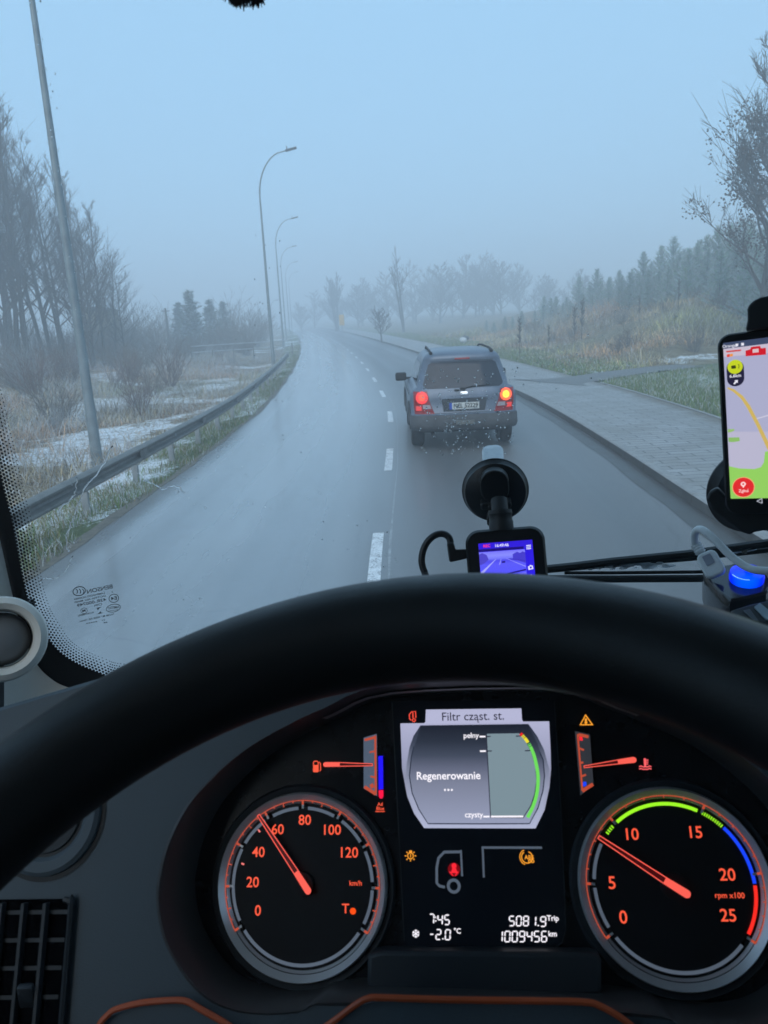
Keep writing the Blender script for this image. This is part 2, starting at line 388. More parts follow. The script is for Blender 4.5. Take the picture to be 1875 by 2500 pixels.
# ------------------------------------------------------------------ blades: grass as stuff
def blades(name, P, H, lean, wid, pal, kind='stuff', frost=0.15, rough=0.9, seed=1, zoff=0.0, patch=False):
    g = np.random.default_rng(seed); n = len(P); z = hgt(P[:, 0], P[:, 1])+zoff
    if patch: fl_ = g.random(n) < .45; H = np.where(fl_, H*.5, H)
    a = g.uniform(0, 2*np.pi, n); l = g.uniform(0.2, 1, n)*lean*H*(np.where(fl_, 2.6, 1) if patch else 1); wv = wid*g.uniform(.6, 1.4, n)
    b = g.uniform(0, np.pi, n); dx, dy = np.cos(a)*l, np.sin(a)*l; wx, wy = np.cos(b)*wv, np.sin(b)*wv
    B = np.stack([P[:, 0], P[:, 1], z-0.02], 1); o_ = np.zeros(n)
    V = np.stack([B+np.stack([-wx, -wy, o_], 1), B+np.stack([wx, wy, o_], 1),
                  B+np.stack([dx*.35+wx*.8, dy*.35+wy*.8, H*.6], 1), B+np.stack([dx*.35-wx*.8, dy*.35-wy*.8, H*.6], 1),
                  B+np.stack([dx, dy, H*np.where(l > .8*H, .75, 1)], 1)], 1)
    me_ = bpy.data.meshes.new(name)
    base = (np.arange(n)*5)[:, None]
    quads = (base+np.array([0, 1, 2, 3])).astype(np.int32); tris = (base+np.array([3, 2, 4])).astype(np.int32)
    me_.vertices.add(n*5); me_.vertices.foreach_set('co', V.astype(np.float32).ravel())
    me_.loops.add(n*7); me_.polygons.add(n*2)
    me_.loops.foreach_set('vertex_index', np.concatenate([quads, tris], 1).ravel())
    me_.polygons.foreach_set('loop_start', np.stack([np.arange(n)*7, np.arange(n)*7+4], 1).ravel().astype(np.int32))
    me_.update(calc_edges=True); me_.validate()
    pal = np.array(pal); c = pal[g.integers(0, len(pal), n)]*g.uniform(.7, 1.3, (n, 1))
    if patch:
        q = fbm(P[:, 0]+40, P[:, 1]+11, 3.2, 4)[:, None]; q2 = fbm(P[:, 0]+4, P[:, 1]+71, 4.0, 3)[:, None]
        c = c*np.where(q < .43, .68, np.where(q > .54, 1.3, 1.0)); c = np.where(q2 > .62, c*np.array([[.78, .95, .8]]), c); c = np.where(q2 < .42, c*np.array([[1.0, .78, .75]]), c)
    c5 = np.repeat(c[:, None], 5, 1); fr = (g.random(n) < frost)
    c5[fr, 2:] = (.5, .52, .54)
    ca_ = me_.color_attributes.new('Col', 'FLOAT_COLOR', 'POINT')
    ca_.data.foreach_set('color', np.concatenate([c5, np.ones((n, 5, 1))], 2).astype(np.float32).ravel())
    me_.materials.append(BLADE)
    o = bpy.data.objects.new(name, me_); COL.objects.link(o); return tag(o, kind=kind)
BLADE = VC('grass_blades', rough=0.9)
GREEN = [(.10, .18, .045), (.13, .22, .06), (.19, .23, .085), (.27, .26, .12)]
BROWN = [(.42, .335, .19), (.28, .21, .13), (.50, .42, .27), (.20, .155, .10), (.40, .32, .16)]
def scatter(n, s0, s1, y0, y1, pw=1.0, seed=3, keep=None):
    g = np.random.default_rng(seed); y = y0+(y1-y0)*g.random(n)**pw; s_ = g.uniform(s0, s1, n); x = xc(y)+s_
    P = np.stack([x, y], 1)
    if keep is not None: P = P[keep(P[:, 0], P[:, 1], g)]
    return P
P = scatter(52000, -4.9, -3.50, 3.5, 75, 1.7, 11, lambda x, y, g: fbm(x, y, 0.9, 3)+g.uniform(-.12, .12, len(x)) > 0.42)
blades('verge_grass', P, np.random.default_rng(2).uniform(.05, .2, len(P)), .9, .0045, GREEN+[(.2, .17, .09), (.26, .21, .12)], frost=.26, seed=5)
P = scatter(135000, -15, -4.8, 5, 62, 1.3, 12, lambda x, y, g: (fbm(x+9, y+5, 1.9, 4)+g.uniform(-.06, .06, len(x)) < 0.54) | (g.random(len(x)) < .34))
blades('dry_grass', P, np.random.default_rng(3).uniform(.1, .5, len(P))*(.3+1.4*sst(.3, .7, fbm(P[:, 0], P[:, 1], 1.8, 3))), 1.2, .0062, BROWN, frost=.62, seed=6, patch=True)
def keep_r(x, y, g):
    pd, sg = path_d(x, y); return (pd > 1.0) & (sg < 0)
P = scatter(60000, 6.5, 16, 6, 27, 1.0, 13, keep_r)
blades('verge_grass', P, np.random.default_rng(4).uniform(.05, .19, len(P)), .9, .0055, GREEN, frost=.30, seed=7)
def keep_b(x, y, g):
    pd, sg = path_d(x, y); s_ = x-xc(y); return ((sg > 0) | (x < 6.2)) & (pd > 1.0) & (fbm(x, y, 5, 3)+g.uniform(-.1, .1, len(x)) < 0.62)
P = scatter(170000, 7.6, 36, 25, 75, 1.15, 14, keep_b)
hh = np.random.default_rng(5).uniform(.1, .55, len(P))*(.2+1.6*sst(.3, .7, fbm(P[:, 0], P[:, 1], 2.2, 3)))*sst(7.2, 11, P[:, 0]-xc(P[:, 1]))+.08
blades('dry_grass', P, hh, 1.25, .010, BROWN+[(.56, .43, .21), (.60, .47, .25), (.52, .42, .22)], frost=.2, seed=8, patch=True)
P = scatter(16000, 6.45, 9.4, 25.5, 95, 1.3, 15, lambda x, y, g: path_d(x, y)[0] > 1.0)
blades('verge_grass', P, np.random.default_rng(6).uniform(.06, .2, len(P)), .9, .012, GREEN+[(.12, .11, .05)], frost=.14, seed=9)
# ================================================================== STREET FURNITURE AND PLANTS
GALV = M('galvanised_steel', (.30, .32, .33), 0.5, metal=0.35, var=0.25, scale=7)
GALVD = M('weathered_steel', (.15, .147, .135), 0.55, metal=0.1, var=0.4, scale=5, bmp=.2, bscale=40, bdist=.003)
POLE = M('lamp_pole_grey', (.20, .235, .25), 0.5, metal=0.2, var=0.25, scale=4)
DARK = M('dark_metal', (.045, .047, .05), 0.5, var=0.2)
# guard rail: beam + a part for each post
def rail_beam(s0, y0, y1, ztop, name='rail_beam'):
    prof = [(.0, 0), (.05, -.012), (.08, -.04), (.074, -.070), (.0, -.095), (-.012, -.13), (.0, -.165), (.074, -.190), (.08, -.22), (.05, -.248), (0, -.26)]
    b = MB(); ys_ = np.arange(y0, y1, 0.8); rows = []
    for y in ys_:
        z = ztop+float(np.interp(y, [0, 15, 40, 70], [0, 0, .02, .05])); x0 = float(xc(y))+s0
        rows.append([(x0+dx, y, z+dz) for dx, dz in prof]+[(x0+dx-.004, y, z+dz) for dx, dz in prof[::-1]])
    for r_ in rows: r_.append(r_[0])
    b.grid(rows); return b
gr = empty('guard_rail', (-4.2, 12, 0), label='long grey steel crash barrier curving along the verge beside the empty lane', cat='guard rail')
rb_ = rail_beam(-4.02, 3.0, 46, 0.54)
for y in np.arange(4.4, 46, 4.0):                                   # overlapping joints with bolt heads
    x0 = float(xc(y))-4.02
    for zz in (.54-.055, .54-.205):
        for dy in (-.12, -.04, .04, .12): rb_.lathe([(0, .014), (.014, .012), (.018, .004), (.018, 0)], (x0+.074, y+dy, zz), (1, 0, 0), 8)
    rb_.box((x0+.052, y, .54-.13), (.012, .36, .19), bev=.004)
rb_.build('rail_beam', GALVD, gr)
for y in np.arange(4.4, 46, 2.0):
    x0 = float(xc(y))-4.16; z0 = float(hgt(x0, y))
    MB().box((x0+.02, y, (z0+.50)/2-.1), (.10, .06, .50-z0+.2), bev=.008).box((x0+.10, y, .37), (.09, .05, .10), bev=.006).build('rail_post', GALV, gr)
# second barrier further off: snowy side rails of the crossing lane
BR = M('frosted_rail', (.42, .44, .45), 0.6, var=0.3, scale=3)
f2 = empty('side_railing', (-8, 60, 0), label='low frosted railing with pale bars running away from the barrier end', cat='railing')
A, B_ = np.array([-12.2, 52.0]), np.array([-5.9, 55.5])
for k in range(6):
    q = A+(B_-A)*k/5; z = float(hgt(*q)); MB().box((q[0], q[1], z+.4), (.08, .08, .9), bev=.01).build('railing_post', GALVD, f2)
for z in (.3, .7):
    MB().tube([(*(A+(B_-A)*t), .25+z) for t in np.linspace(0, 1, 6)], .03, 6).build('railing_bar', BR, f2)

# street lamps
def lamp_meshes(H=11.65, arm=2.0):
    pole = MB().lathe([(.0, 0), (.16, 0), (.16, .04), (.11, .06), (.10, 1.2), (.095, 1.25), (.045, H-2.6)], (0, 0, 0), (0, 0, 1), 14)
    pts = []
    for t in np.linspace(0, 1, 14):
        a = t*R(74); r_ = 1.55
        pts.append((r_*(1-math.cos(a)), 0, H-2.6+1.45*r_*math.sin(a)))
    e = Vector(pts[-1]); d = Vector((math.cos(R(12)), 0, math.sin(R(12))))
    pts += [tuple(e+d*.3), tuple(e+d*.55)]
    armm = MB().tube(pts, [.045-.015*i/15 for i in range(16)], 8)
    hp = e+d*.75
    head = MB().box((0, 0, 0), (.62, .26, .10), Matrix.Rotation(R(-12), 3, 'Y'), bev=.035, seg=3); head.v = [(p[0]+hp.x, p[1]+hp.y, p[2]+hp.z) for p in head.v]
    fin = MB().box((hp.x-.22, 0, hp.z+.10), (.05, .05, .16), bev=.01)
    return pole, armm, head, fin
def make_lamp():
    root = empty('street_lamp', (0, 0, 0)); p, a, h, f = lamp_meshes()
    p.build('lamp_pole', POLE, root); a.build('curved_arm', POLE, root); hd = h.build('lamp_head', DARK, root); f.build('photocell', DARK, hd)
    return root
lamp0 = make_lamp(); LG = 'curved street lamps behind the crash barrier'
for i, (bx, by, y, lab) in enumerate([(237, 1119, 14.9, 'nearest street lamp, a thick pole beside the bare trees, its top cut off'),
                                 (667, 880, 44.5, 'tall curved street lamp standing at the far end of the long barrier'),
                                 (690, 815, 73.0, 'second full curved street lamp beyond the end of the crash barrier'),
                                 (697, 800, 101.0, 'third full curved street lamp, pale grey in the fog'),
                                 (706, 795, 129.0, 'faint curved street lamp, fourth full one along the road in fog'),
                                 (712, 790, 158.0, 'faintest street lamp, only a ghost of its arm in the fog')]):
    o = lamp0 if i == 0 else copy_tree(lamp0); q = at_y(bx, by, y); x = q[0]
    o.location = (x, y, float(hgt(x, y))-.05); o['label'] = lab; o['category'] = 'street lamp'; o['group'] = LG
    o.rotation_euler = (0, 0, R(-2+3*i) if i else R(2))
o = copy_tree(lamp0); p = at_y(664, 790, 88); o.location = (p[0], p[1], float(hgt(p[0], p[1]))-.05); o.scale = (.42, .42, .42)
o['label'] = 'short street lamp standing apart, low behind the barrier end'; o['category'] = 'street lamp'; o['group'] = LG

# ------------------------------------------------------------------ trees
BARK = M('bark_dark', (.055, .048, .042), 0.9, var=0.4, scale=6, bmp=0.5, bscale=30, bdist=0.01)
TWIG = M('twigs_brown', (.075, .062, .055), 0.9, var=0.3, scale=4)
def grow(seed, H=11, trunk_r=.12, lean=.05, nbr=22, start=.3, up=.75, blen=.28, sub=5, sub2=4, tw=.012, crook=.05, stems=1):
    g = random.Random(seed); T = MB(); K = MB(); tips = []
    for st in range(stems):
        ang = g.uniform(0, 6.28); l = lean*(1 if stems == 1 else 3)
        pts = []; x = y = 0; n = 12
        dx, dy = math.cos(ang)*l, math.sin(ang)*l
        Hs = H*(1 if st == 0 else g.uniform(.75, .95))
        for i in range(n+1):
            pts.append(Vector((x, y, Hs*i/n))); x += (dx+g.uniform(-crook, crook))*Hs/n; y += (dy+g.uniform(-crook, crook))*Hs/n
        rad = [trunk_r*(1-.93*(i/n))**.9+.006 for i in range(n+1)]; rad[0] *= 1.35
        T.tube(pts, rad, 7)
        for k in range(nbr):
            f = start+(1-start)*(k+g.random())/nbr; i = min(int(f*n), n-1); q = pts[i].lerp(pts[i+1], f*n-i)
            a = g.uniform(0, 6.28); e = up+g.uniform(-.15, .2); L = H*blen*(1.12-f)*g.uniform(.6, 1.25)+.4
            d = Vector((math.cos(a)*math.cos(e), math.sin(a)*math.cos(e), math.sin(e)))
            r0 = max(rad[i]*.45, tw*1.3); bp = [q]; dd = d.copy(); m_ = 5
            for j in range(m_):
                dd = (dd+Vector((g.uniform(-.18, .18), g.uniform(-.18, .18), g.uniform(-.05, .2)))).normalized(); bp.append(bp[-1]+dd*L/m_)
            K.tube(bp, [r0*(1-j/m_)+tw*.6 for j in range(m_+1)], 4, cap=False)
            for s_ in range(sub):
                ft = g.uniform(.25, 1)*m_; j = min(int(ft), m_-1); q2 = bp[j].lerp(bp[j+1], ft-j)
                d2 = (dd+Vector((g.uniform(-.8, .8), g.uniform(-.8, .8), g.uniform(-.1, .7)))).normalized(); L2 = L*g.uniform(.25, .5)
                p2 = [q2, q2+d2*L2*.5, q2+(d2+Vector((g.uniform(-.2, .2), g.uniform(-.2, .2), .15))).normalized()*L2]
                K.tube(p2, [tw, tw*.8, tw*.45], 3, cap=False); tips.append(p2[-1])
                for s2 in range(sub2):
                    q3 = p2[0].lerp(p2[2], g.uniform(.2, 1)); d3 = (d2+Vector((g.uniform(-.9, .9), g.uniform(-.9, .9), g.uniform(-.2, .8)))).normalized()
                    e3 = q3+d3*L2*g.uniform(.3, .7); K.tube([q3, e3], [tw*.65, tw*.35], 3, cap=False); tips.append(e3)
    return T, K, tips
def tree(name, T, K, leaf=None, loc=(0, 0, 0), rz=0, tm=BARK, km=TWIG, **k):
    root = empty(name, (0, 0, 0)); T.build('trunk', tm, root, fix=False); K.build('crown', km, root, fix=False, smooth=0)
    if leaf: leaf.build('leaves', LEAF, root, fix=False, smooth=0)
    root.location = loc; root.rotation_euler = (0, 0, rz); return tag(root, **k)
LEAF = M('dead_leaves', (.075, .055, .045), 0.8, var=0.4, scale=9)
def place(o, x, y, rz, sc, label, cat, group=None, dz=-.1):
    o.location = (x, y, float(hgt(x, y))+dz); o.rotation_euler = (0, 0, rz); o.scale = (sc, sc, sc)
    return tag(o, label=label, cat=cat, group=group)
protos = [tree('bare_tree', *grow(s_, H=12.5, trunk_r=.13, nbr=34, start=.22, up=u_, blen=b_, sub=8, sub2=6, tw=.0092, crook=.07)[:2]) for s_, u_, b_ in ((1, .85, .27), (2, .6, .33), (3, 1.0, .24), (4, .7, .3), (5, .5, .34))]
WG = 'bare trees of the thicket behind the nearest lamp'
WL = 'slender leafless tree in the dense thicket behind the nearest lamp pole'
wood = [(-21.5, 40, 1.0), (-19.6, 38, 1.12), (-18.4, 40.5, 1.0), (-17.2, 39, .92), (-20.6, 44, 1.05), (-18.9, 45, 1.08), (-16.4, 41.5, .78), (-22.5, 37, 1.0),
        (-17.8, 43.5, .9), (-16.0, 44.5, .66), (-23.6, 42, 1.1), (-21.8, 47, 1.1), (-19.4, 35.5, .85), (-15.4, 42.5, .55), (-24.5, 46, 1.15), (-18.0, 37.2, .7), (-26, 44, 1.1), (-20.2, 41.5, .95), (-25.5, 40, 1.0), (-17.0, 47, .82), (-22.6, 49, 1.1), (-18.3, 49.5, .92), (-15.9, 46, .7), (-22.2, 34, .8), (-16.8, 38, .5), (-19.0, 48, 1.0), (-14.9, 45, .5), (-13.9, 43.5, .4)]
for i, (x, y, s_) in enumerate(wood):
    o = protos[i] if i < 5 else copy_tree(protos[(i*3+i//5) % 5])
    place(o, x, y, i*1.9, s_, WL, 'tree', WG); o.rotation_euler = (.05*math.sin(i*2.1), .06*math.cos(i*1.3), i*1.9); o.scale = (s_*(1+.15*math.sin(i)), s_*(1+.15*math.cos(i*1.7)), s_)
sp = [tree('bare_tree', *grow(21, H=7, trunk_r=.07, nbr=24, start=.15, up=.45, blen=.42, sub=6, sub2=5, tw=.011, stems=2)[:2])]
place(sp[0], -14.6, 40.5, .6, 1.0, 'low spreading bare tree at the open edge of the dense thicket', 'tree')
# leafy winter tree on the bank
T, K, tips = grow(44, H=10.6, trunk_r=.15, nbr=60, start=.15, up=.85, blen=.33, sub=9, sub2=6, tw=.014, crook=.03)
g = random.Random(4); lf = MB()
for q in tips:
    if q.z < 2.6 or q.z > 8.6 or fbm(np.array([q.x+9]), np.array([q.z+q.y]), 1.3, 3)[0] < .49 or g.random() < .3: continue
    for k in range(g.randint(2, 5)):
        c = q+Vector((g.uniform(-.16, .16), g.uniform(-.16, .16), g.uniform(-.25, .1))); a = Vector((g.uniform(-1, 1), g.uniform(-1, 1), g.uniform(-1.2, .2))).normalized()*.10
        b_ = a.orthogonal().normalized()*.04; lf.add([c, c+a*.5+b_, c+a, c+a*.5-b_], [(0, 1, 2, 3)])
tt = tree('leafy_tree', T, K, lf); p = at_y(1872, 735, 32)
place(tt, p[0]-.25, 32, 2.2, 1.08, 'large tree with clumps of withered leaves beside the young pines', 'tree', dz=-.2)
# far trees in the fog
fp = [tree('bare_tree', *grow(s_, H=12, trunk_r=.2, nbr=30, start=.06, up=u_, blen=.46, sub=7, sub2=6, tw=.04, crook=.1, stems=st_)[:2]) for s_, u_, st_ in ((31, .5, 1), (32, .75, 2), (33, .35, 1), (34, .6, 2))]
FG = 'hazy bare trees of the far belt beyond the bend'; FL = 'hazy bare tree in the far belt where the road fades out'
far = [(770, 158, .86), (812, 132, .8), (862, 118, .75), (900, 126, .95), (938, 112, .85), (975, 122, .95), (1012, 110, .82), (1050, 118, .9), (1085, 108, .88), (1120, 114, .98), (1152, 104, .86), (1185, 112, .9),
       (1222, 106, .85), (1258, 112, .78), (1296, 104, .72), (1335, 100, .74), (1380, 98, .72), (1425, 94, .75), (1470, 92, .74), (1520, 88, .72), (1100, 128, 1.0), (880, 134, .92), (1000, 132, 1.0), (1210, 124, .92), (1165, 122, 1.0), (735, 140, .6), (830, 150, .85)]
for i, (px, yy, s_) in enumerate([(a+11*math.sin(a), b+36+9*math.sin(b*a), c*(.86+.22*math.sin(a*.9))*(.72 if a > 1270 else 1)*(.8 if a < 850 else 1)) for a, b, c in far]):
    q = at_y(px, 770, yy); o = fp[i] if i < 4 else copy_tree(fp[(i*3) % 4]); place(o, q[0], yy, i*2.3, s_*.93, FL, 'tree', FG); o.scale = (s_*1.15, s_*1.0, s_*.93)
# distinct far trees
T, K, _t = grow(51, H=8.4, trunk_r=.13, nbr=16, start=.42, up=.9, blen=.3, sub=5, sub2=3, tw=.018, stems=2)
q = at_y(986, 795, 96); place(tree('bare_tree', T, K), q[0], 96, .5, 1.12, 'thin twin trunked bare tree on the roadside grass past the car', 'tree')
T, K, _t = grow(57, H=9, trunk_r=.28, nbr=18, start=.4, up=.95, blen=.35, sub=5, sub2=4, tw=.03, stems=3, lean=.09)
q = at_y(822, 785, 134); place(tree('bare_tree', T, K), q[0], 134, 1.1, 1.0, 'forked bare tree where the road vanishes, beside the yellow sign', 'tree')
T, K, _t = grow(61, H=2.6, trunk_r=.09, nbr=22, start=.3, up=.5, blen=.6, sub=6, sub2=5, tw=.016)
q = at_y(920, 808, 70); place(tree('bushy_tree', T, K), q[0]+.4, 70, 0, 1.0, 'small round bushy tree at the pavement edge beyond the car', 'tree')

# pines on the bank, conifers far left
NEEDLE = VC('pine_needles', rough=0.85)
def conifer(seed, H, rb, dens, up=.5, frost=.35, col=((.035, .055, .03), (.055, .08, .045), (.03, .045, .03)), nl=.16, stemcol=BARK, wid=.013, ragged=0.0):
    g = random.Random(seed); T = MB().tube([(0, 0, 0), (0, 0, H*.6), (0, 0, H)], [.035*H/3, .022*H/3, .006], 6); V = []; Fc = []; Cc = []
    n = int(dens*H)
    for k in range(n):
        f = (k+g.random())/n; z = H*(.06+.93*f); L = rb*(1-f)**.8*g.uniform(.7, 1.2)+.12; wh = 5
        for b_ in range(wh):
            a = 6.283*b_/wh+g.uniform(-.5, .5)+k; e = up*(0.4+.9*f)+g.uniform(-.15-ragged, .15+ragged); z_ = z+g.uniform(-1, 1)*ragged*.8; L_ = L*g.uniform(1-ragged, 1+ragged*.6)
            d = Vector((math.cos(a)*math.cos(e), math.sin(a)*math.cos(e), math.sin(e))); steps = max(3, int(L_/.055))
            for s_ in range(steps):
                p = Vector((0, 0, min(z_, H*.98)))+d*L_*(s_+.5)/steps*1.0+Vector((0, 0, .1*(s_/steps)**2)); fr = g.random() < frost*(.4+.8*s_/steps); c = g.choice(col)
                for q in range(3):
                    nd = (d*.8+Vector((g.uniform(-1, 1), g.uniform(-1, 1), g.uniform(-.3, .9)))).normalized()*nl*g.uniform(.6, 1.2); wv = nd.orthogonal().normalized()*wid
                    i = len(V); V += [p-wv, p+wv, p+nd]; Fc.append((i, i+1, i+2)); cc = (.42, .46, .47) if (fr and q < 2) else tuple(x*g.uniform(.7, 1.3) for x in c); Cc += [cc]*3
    K = MB(); K.add(V, Fc); return T, K, Cc
def conifer_tree(name, *a, **k):
    T, K, Cc = conifer(*a, **k); root = empty(name, (0, 0, 0)); T.build('trunk', BARK, root, fix=False); c = K.build('crown', NEEDLE, root, fix=False, smooth=0)
    ca_ = c.data.color_attributes.new('Col', 'FLOAT_COLOR', 'POINT'); ca_.data.foreach_set('color', np.array([(*q, 1) for q in Cc], np.float32).ravel()); return root
pines = [conifer_tree('pine_tree', s_, 3.0, .95, 7.5, up=.7, nl=.22, wid=.016, frost=.8, col=((.20, .31, .23), (.24, .35, .26), (.17, .27, .22))) for s_ in (1, 2, 3)]
PG = 'young frosted pines in a row along the top of the bank'; PL = 'young frosted pine in the dense row along the top of the grassy bank'
gq = random.Random(12); cnt = 0
def bank_pine(px, yy, s_):
    global cnt
    q = at_y(px, 740, yy); o = pines[cnt] if cnt < 3 else copy_tree(pines[cnt % 3]); place(o, q[0], yy, gq.uniform(0, 6.28), s_, PL, 'pine tree', PG, dz=-.15); cnt += 1
for px in np.linspace(1185, 1960, 34):
    t = (px-1185)/690; yy = 74-39*t**.8+gq.uniform(-2, 2); s_ = .34+.60*t+gq.uniform(-.1, .16); bank_pine(px+gq.uniform(-6, 6), yy, s_)
for px in np.linspace(1330, 1980, 26):
    t = (px-1185)/690; yy = 72-31*t**.8+gq.uniform(-1, 4); bank_pine(px+gq.uniform(-9, 9), yy, .48+.58*t+gq.uniform(-.15, .25))
spr = [conifer_tree('fir_tree', s_, 5.0, 1.45, 9, up=-.05, frost=.45, col=((.07, .10, .07), (.09, .12, .08)), nl=.3, wid=.035, ragged=.35) for s_ in (11, 12)]
for i, (px, top, yy, lab) in enumerate([(468, 708, 66, 'tallest dark fir in the hazy group behind the lamp poles'), (515, 728, 70, 'narrow dark fir beside the tallest one in the hazy group'), (548, 735, 76, 'small hazy fir nearest the curved lamp pole'), (440, 735, 72, 'short dark fir at the open end of the hazy fir group')]):
    q = at_y(px, 795, yy); z0 = float(hgt(q[0], yy)); tp = at_y(px, top, yy)[2]; o = spr[i] if i < 2 else copy_tree(spr[i % 2]); place(o, q[0], yy, i*1.3, (tp-z0)/5.0, lab, 'fir tree', 'hazy firs behind the lamp poles')

# shrubs and dead weeds
def shrub(seed, H, n, spread, tw=.008):
    g = random.Random(seed); K = MB()
    for k in range(n):
        a = g.uniform(0, 6.28); e = g.uniform(.6, 1.5); L = H*g.uniform(.5, 1.1); d = Vector((math.cos(a)*math.cos(e)*spread, math.sin(a)*math.cos(e)*spread, math.sin(e))).normalized()
        b0 = Vector((math.cos(a)*.15*g.random(), math.sin(a)*.15*g.random(), 0)); p = [b0, b0+d*L*.5, b0+(d+Vector((0, 0, .2))).normalized()*L]
        K.tube(p, [tw*1.4, tw, tw*.5], 3, cap=False)
        for s_ in range(6):
            q = p[0].lerp(p[2], g.uniform(.25, 1)); d2 = (d+Vector((g.uniform(-.9, .9), g.uniform(-.9, .9), g.uniform(-.2, .6)))).normalized(); L2 = L*g.uniform(.15, .4)
            K.tube([q, q+d2*L2], [tw*.8, tw*.4], 3, cap=False)
            for s3 in range(2):
                q3 = q+d2*L2*g.uniform(.3, 1); d3 = (d2+Vector((g.uniform(-.9, .9), g.uniform(-.9, .9), g.uniform(-.2, .6)))).normalized(); K.tube([q3, q3+d3*L2*.5], [tw*.6, tw*.3], 3, cap=False)
    return K
SH = M('shrub_stems', (.15, .125, .10), 0.9, var=0.4, scale=3); SHF = M('frosted_stems', (.30, .30, .30), 0.9, var=0.35, scale=3); SHR = M('reddish_stems', (.16, .105, .085), 0.9, var=0.35, scale=3)
sh = [shrub(s_, 1.5, 34, 1.0).build('shrub', mm, None, fix=False, smooth=0) for s_, mm in ((1, SH), (2, SHF), (3, SHR))]
names = ['brown leafless shrub in the rough scrub behind the barrier', 'frosted pale leafless shrub in the rough scrub behind the barrier', 'reddish leafless shrub in the rough scrub behind the barrier']
grp = ['brown shrubs behind the barrier', 'frosted shrubs behind the barrier', 'reddish shrubs behind the barrier']
gs = random.Random(5); used = [0, 0, 0]
for i in range(78):
    y = 15+50*gs.random()**1.1; x = float(xc(y))-gs.uniform(7.0, 9+y*.30)
    if y < 22: x -= 1.2
    k = gs.choice((0, 0, 0, 2, 2, 1)); o = sh[k] if not used[k] else sh[k].copy()
    if used[k]: COL.objects.link(o)
    used[k] = 1; place(o, x, y, gs.uniform(0, 6.28), gs.uniform(.55, 1.15)*(1 if y > 24 else .8), names[k], 'shrub', grp[k], dz=-.05)
hz = [shrub(s_, 3.2, 46, 1.1, tw=.016).build('tall_shrub', SH, None, fix=False, smooth=0) for s_ in (15, 16)]
for i, (px, yy, s_) in enumerate([(8, 48, .8), (70, 50, .8), (135, 52, .8), (190, 50, .75), (215, 52, .8), (250, 54, .8), (275, 50, .7), (312, 60, .9), (345, 66, .8), (378, 58, .75), (432, 60, .6), (470, 58, .55), (505, 62, .7), (545, 64, .8), (575, 68, .9), (600, 72, 1.0), (625, 80, 1.0), (330, 74, 1.1), (590, 60, .6), (560, 84, 1.3), (400, 85, 1.1), (640, 92, 1.1), (290, 55, .8)]):
    q = at_y(px, 795, yy); o = hz[i] if i < 2 else hz[i % 2].copy()
    if i > 1: COL.objects.link(o)
    place(o, q[0], yy, i*1.7, s_, ('tall hazy leafless shrub around the far firs behind the barrier', 'tall leafless shrub filling the gaps between the thicket trunks')[px < 280], 'shrub', ('tall hazy shrubs around the firs', 'tall shrubs between the thicket trunks')[px < 280], dz=-.05)
WEED = M('dead_weed', (.075, .06, .045), 0.9, var=0.3, scale=5)
def weed(seed, H):
    g = random.Random(seed); K = MB().tube([(0, 0, 0), (.03, 0, H*.6), (.02, .03, H)], [.018, .014, .008], 5)
    for k in range(60):
        z = H*g.uniform(.35, 1); a = g.uniform(0, 6.28); L = .22*g.uniform(.5, 1.2); d = Vector((math.cos(a)*.6, math.sin(a)*.6, .8)); q = Vector((.02, 0, z)); K.tube([q, q+d*L], [.014, .012], 4)
    return K
wd = weed(1, 1.9).build('dead_weed', WEED, None, fix=False, smooth=0); first = True
for (px, py, yy, s_) in ((1268, 850, 38, .95), (1402, 800, 42, 1.05), (1420, 790, 43, 1.15), (1340, 830, 40, .7), (1560, 800, 42, .7), (1655, 790, 40, .8)):
    q = at_y(px, py, yy); o = wd if first else wd.copy()
    if not first: COL.objects.link(o)
    first = False; place(o, q[0], yy, px, s_, 'dark dead weed stalk standing up from the dry grass bank', 'weed', 'dead weed stalks on the grass bank', dz=-.05)
bk = [shrub(s_, 1.0, 30, 1.2).build('shrub', mm, None, fix=False, smooth=0) for s_, mm in ((7, SH), (8, SHF))]
for i in range(46):
    y = gs.uniform(30, 62); x = float(xc(y))+gs.uniform(10, 12+.42*y); k = gs.choice((0, 0, 1)); o = bk[k] if i < 2 and k == i else bk[k].copy()
    if o is not bk[k]: COL.objects.link(o)
    place(o, x, y, gs.uniform(0, 6.28), gs.uniform(.5, 1.0), ('brown bramble bush on the dry grass bank below the pines', 'frosted bramble bush on the dry grass bank below the pines')[k], 'shrub', ('brown brambles on the bank', 'frosted brambles on the bank')[k], dz=-.05)
for k in (0, 1):
    if 'label' not in bk[k]: place(bk[k], 17+3*k, 42, 0, .7, ('brown bramble bush on the dry grass bank below the pines', 'frosted bramble bush on the dry grass bank below the pines')[k], 'shrub', ('brown brambles on the bank', 'frosted brambles on the bank')[k])

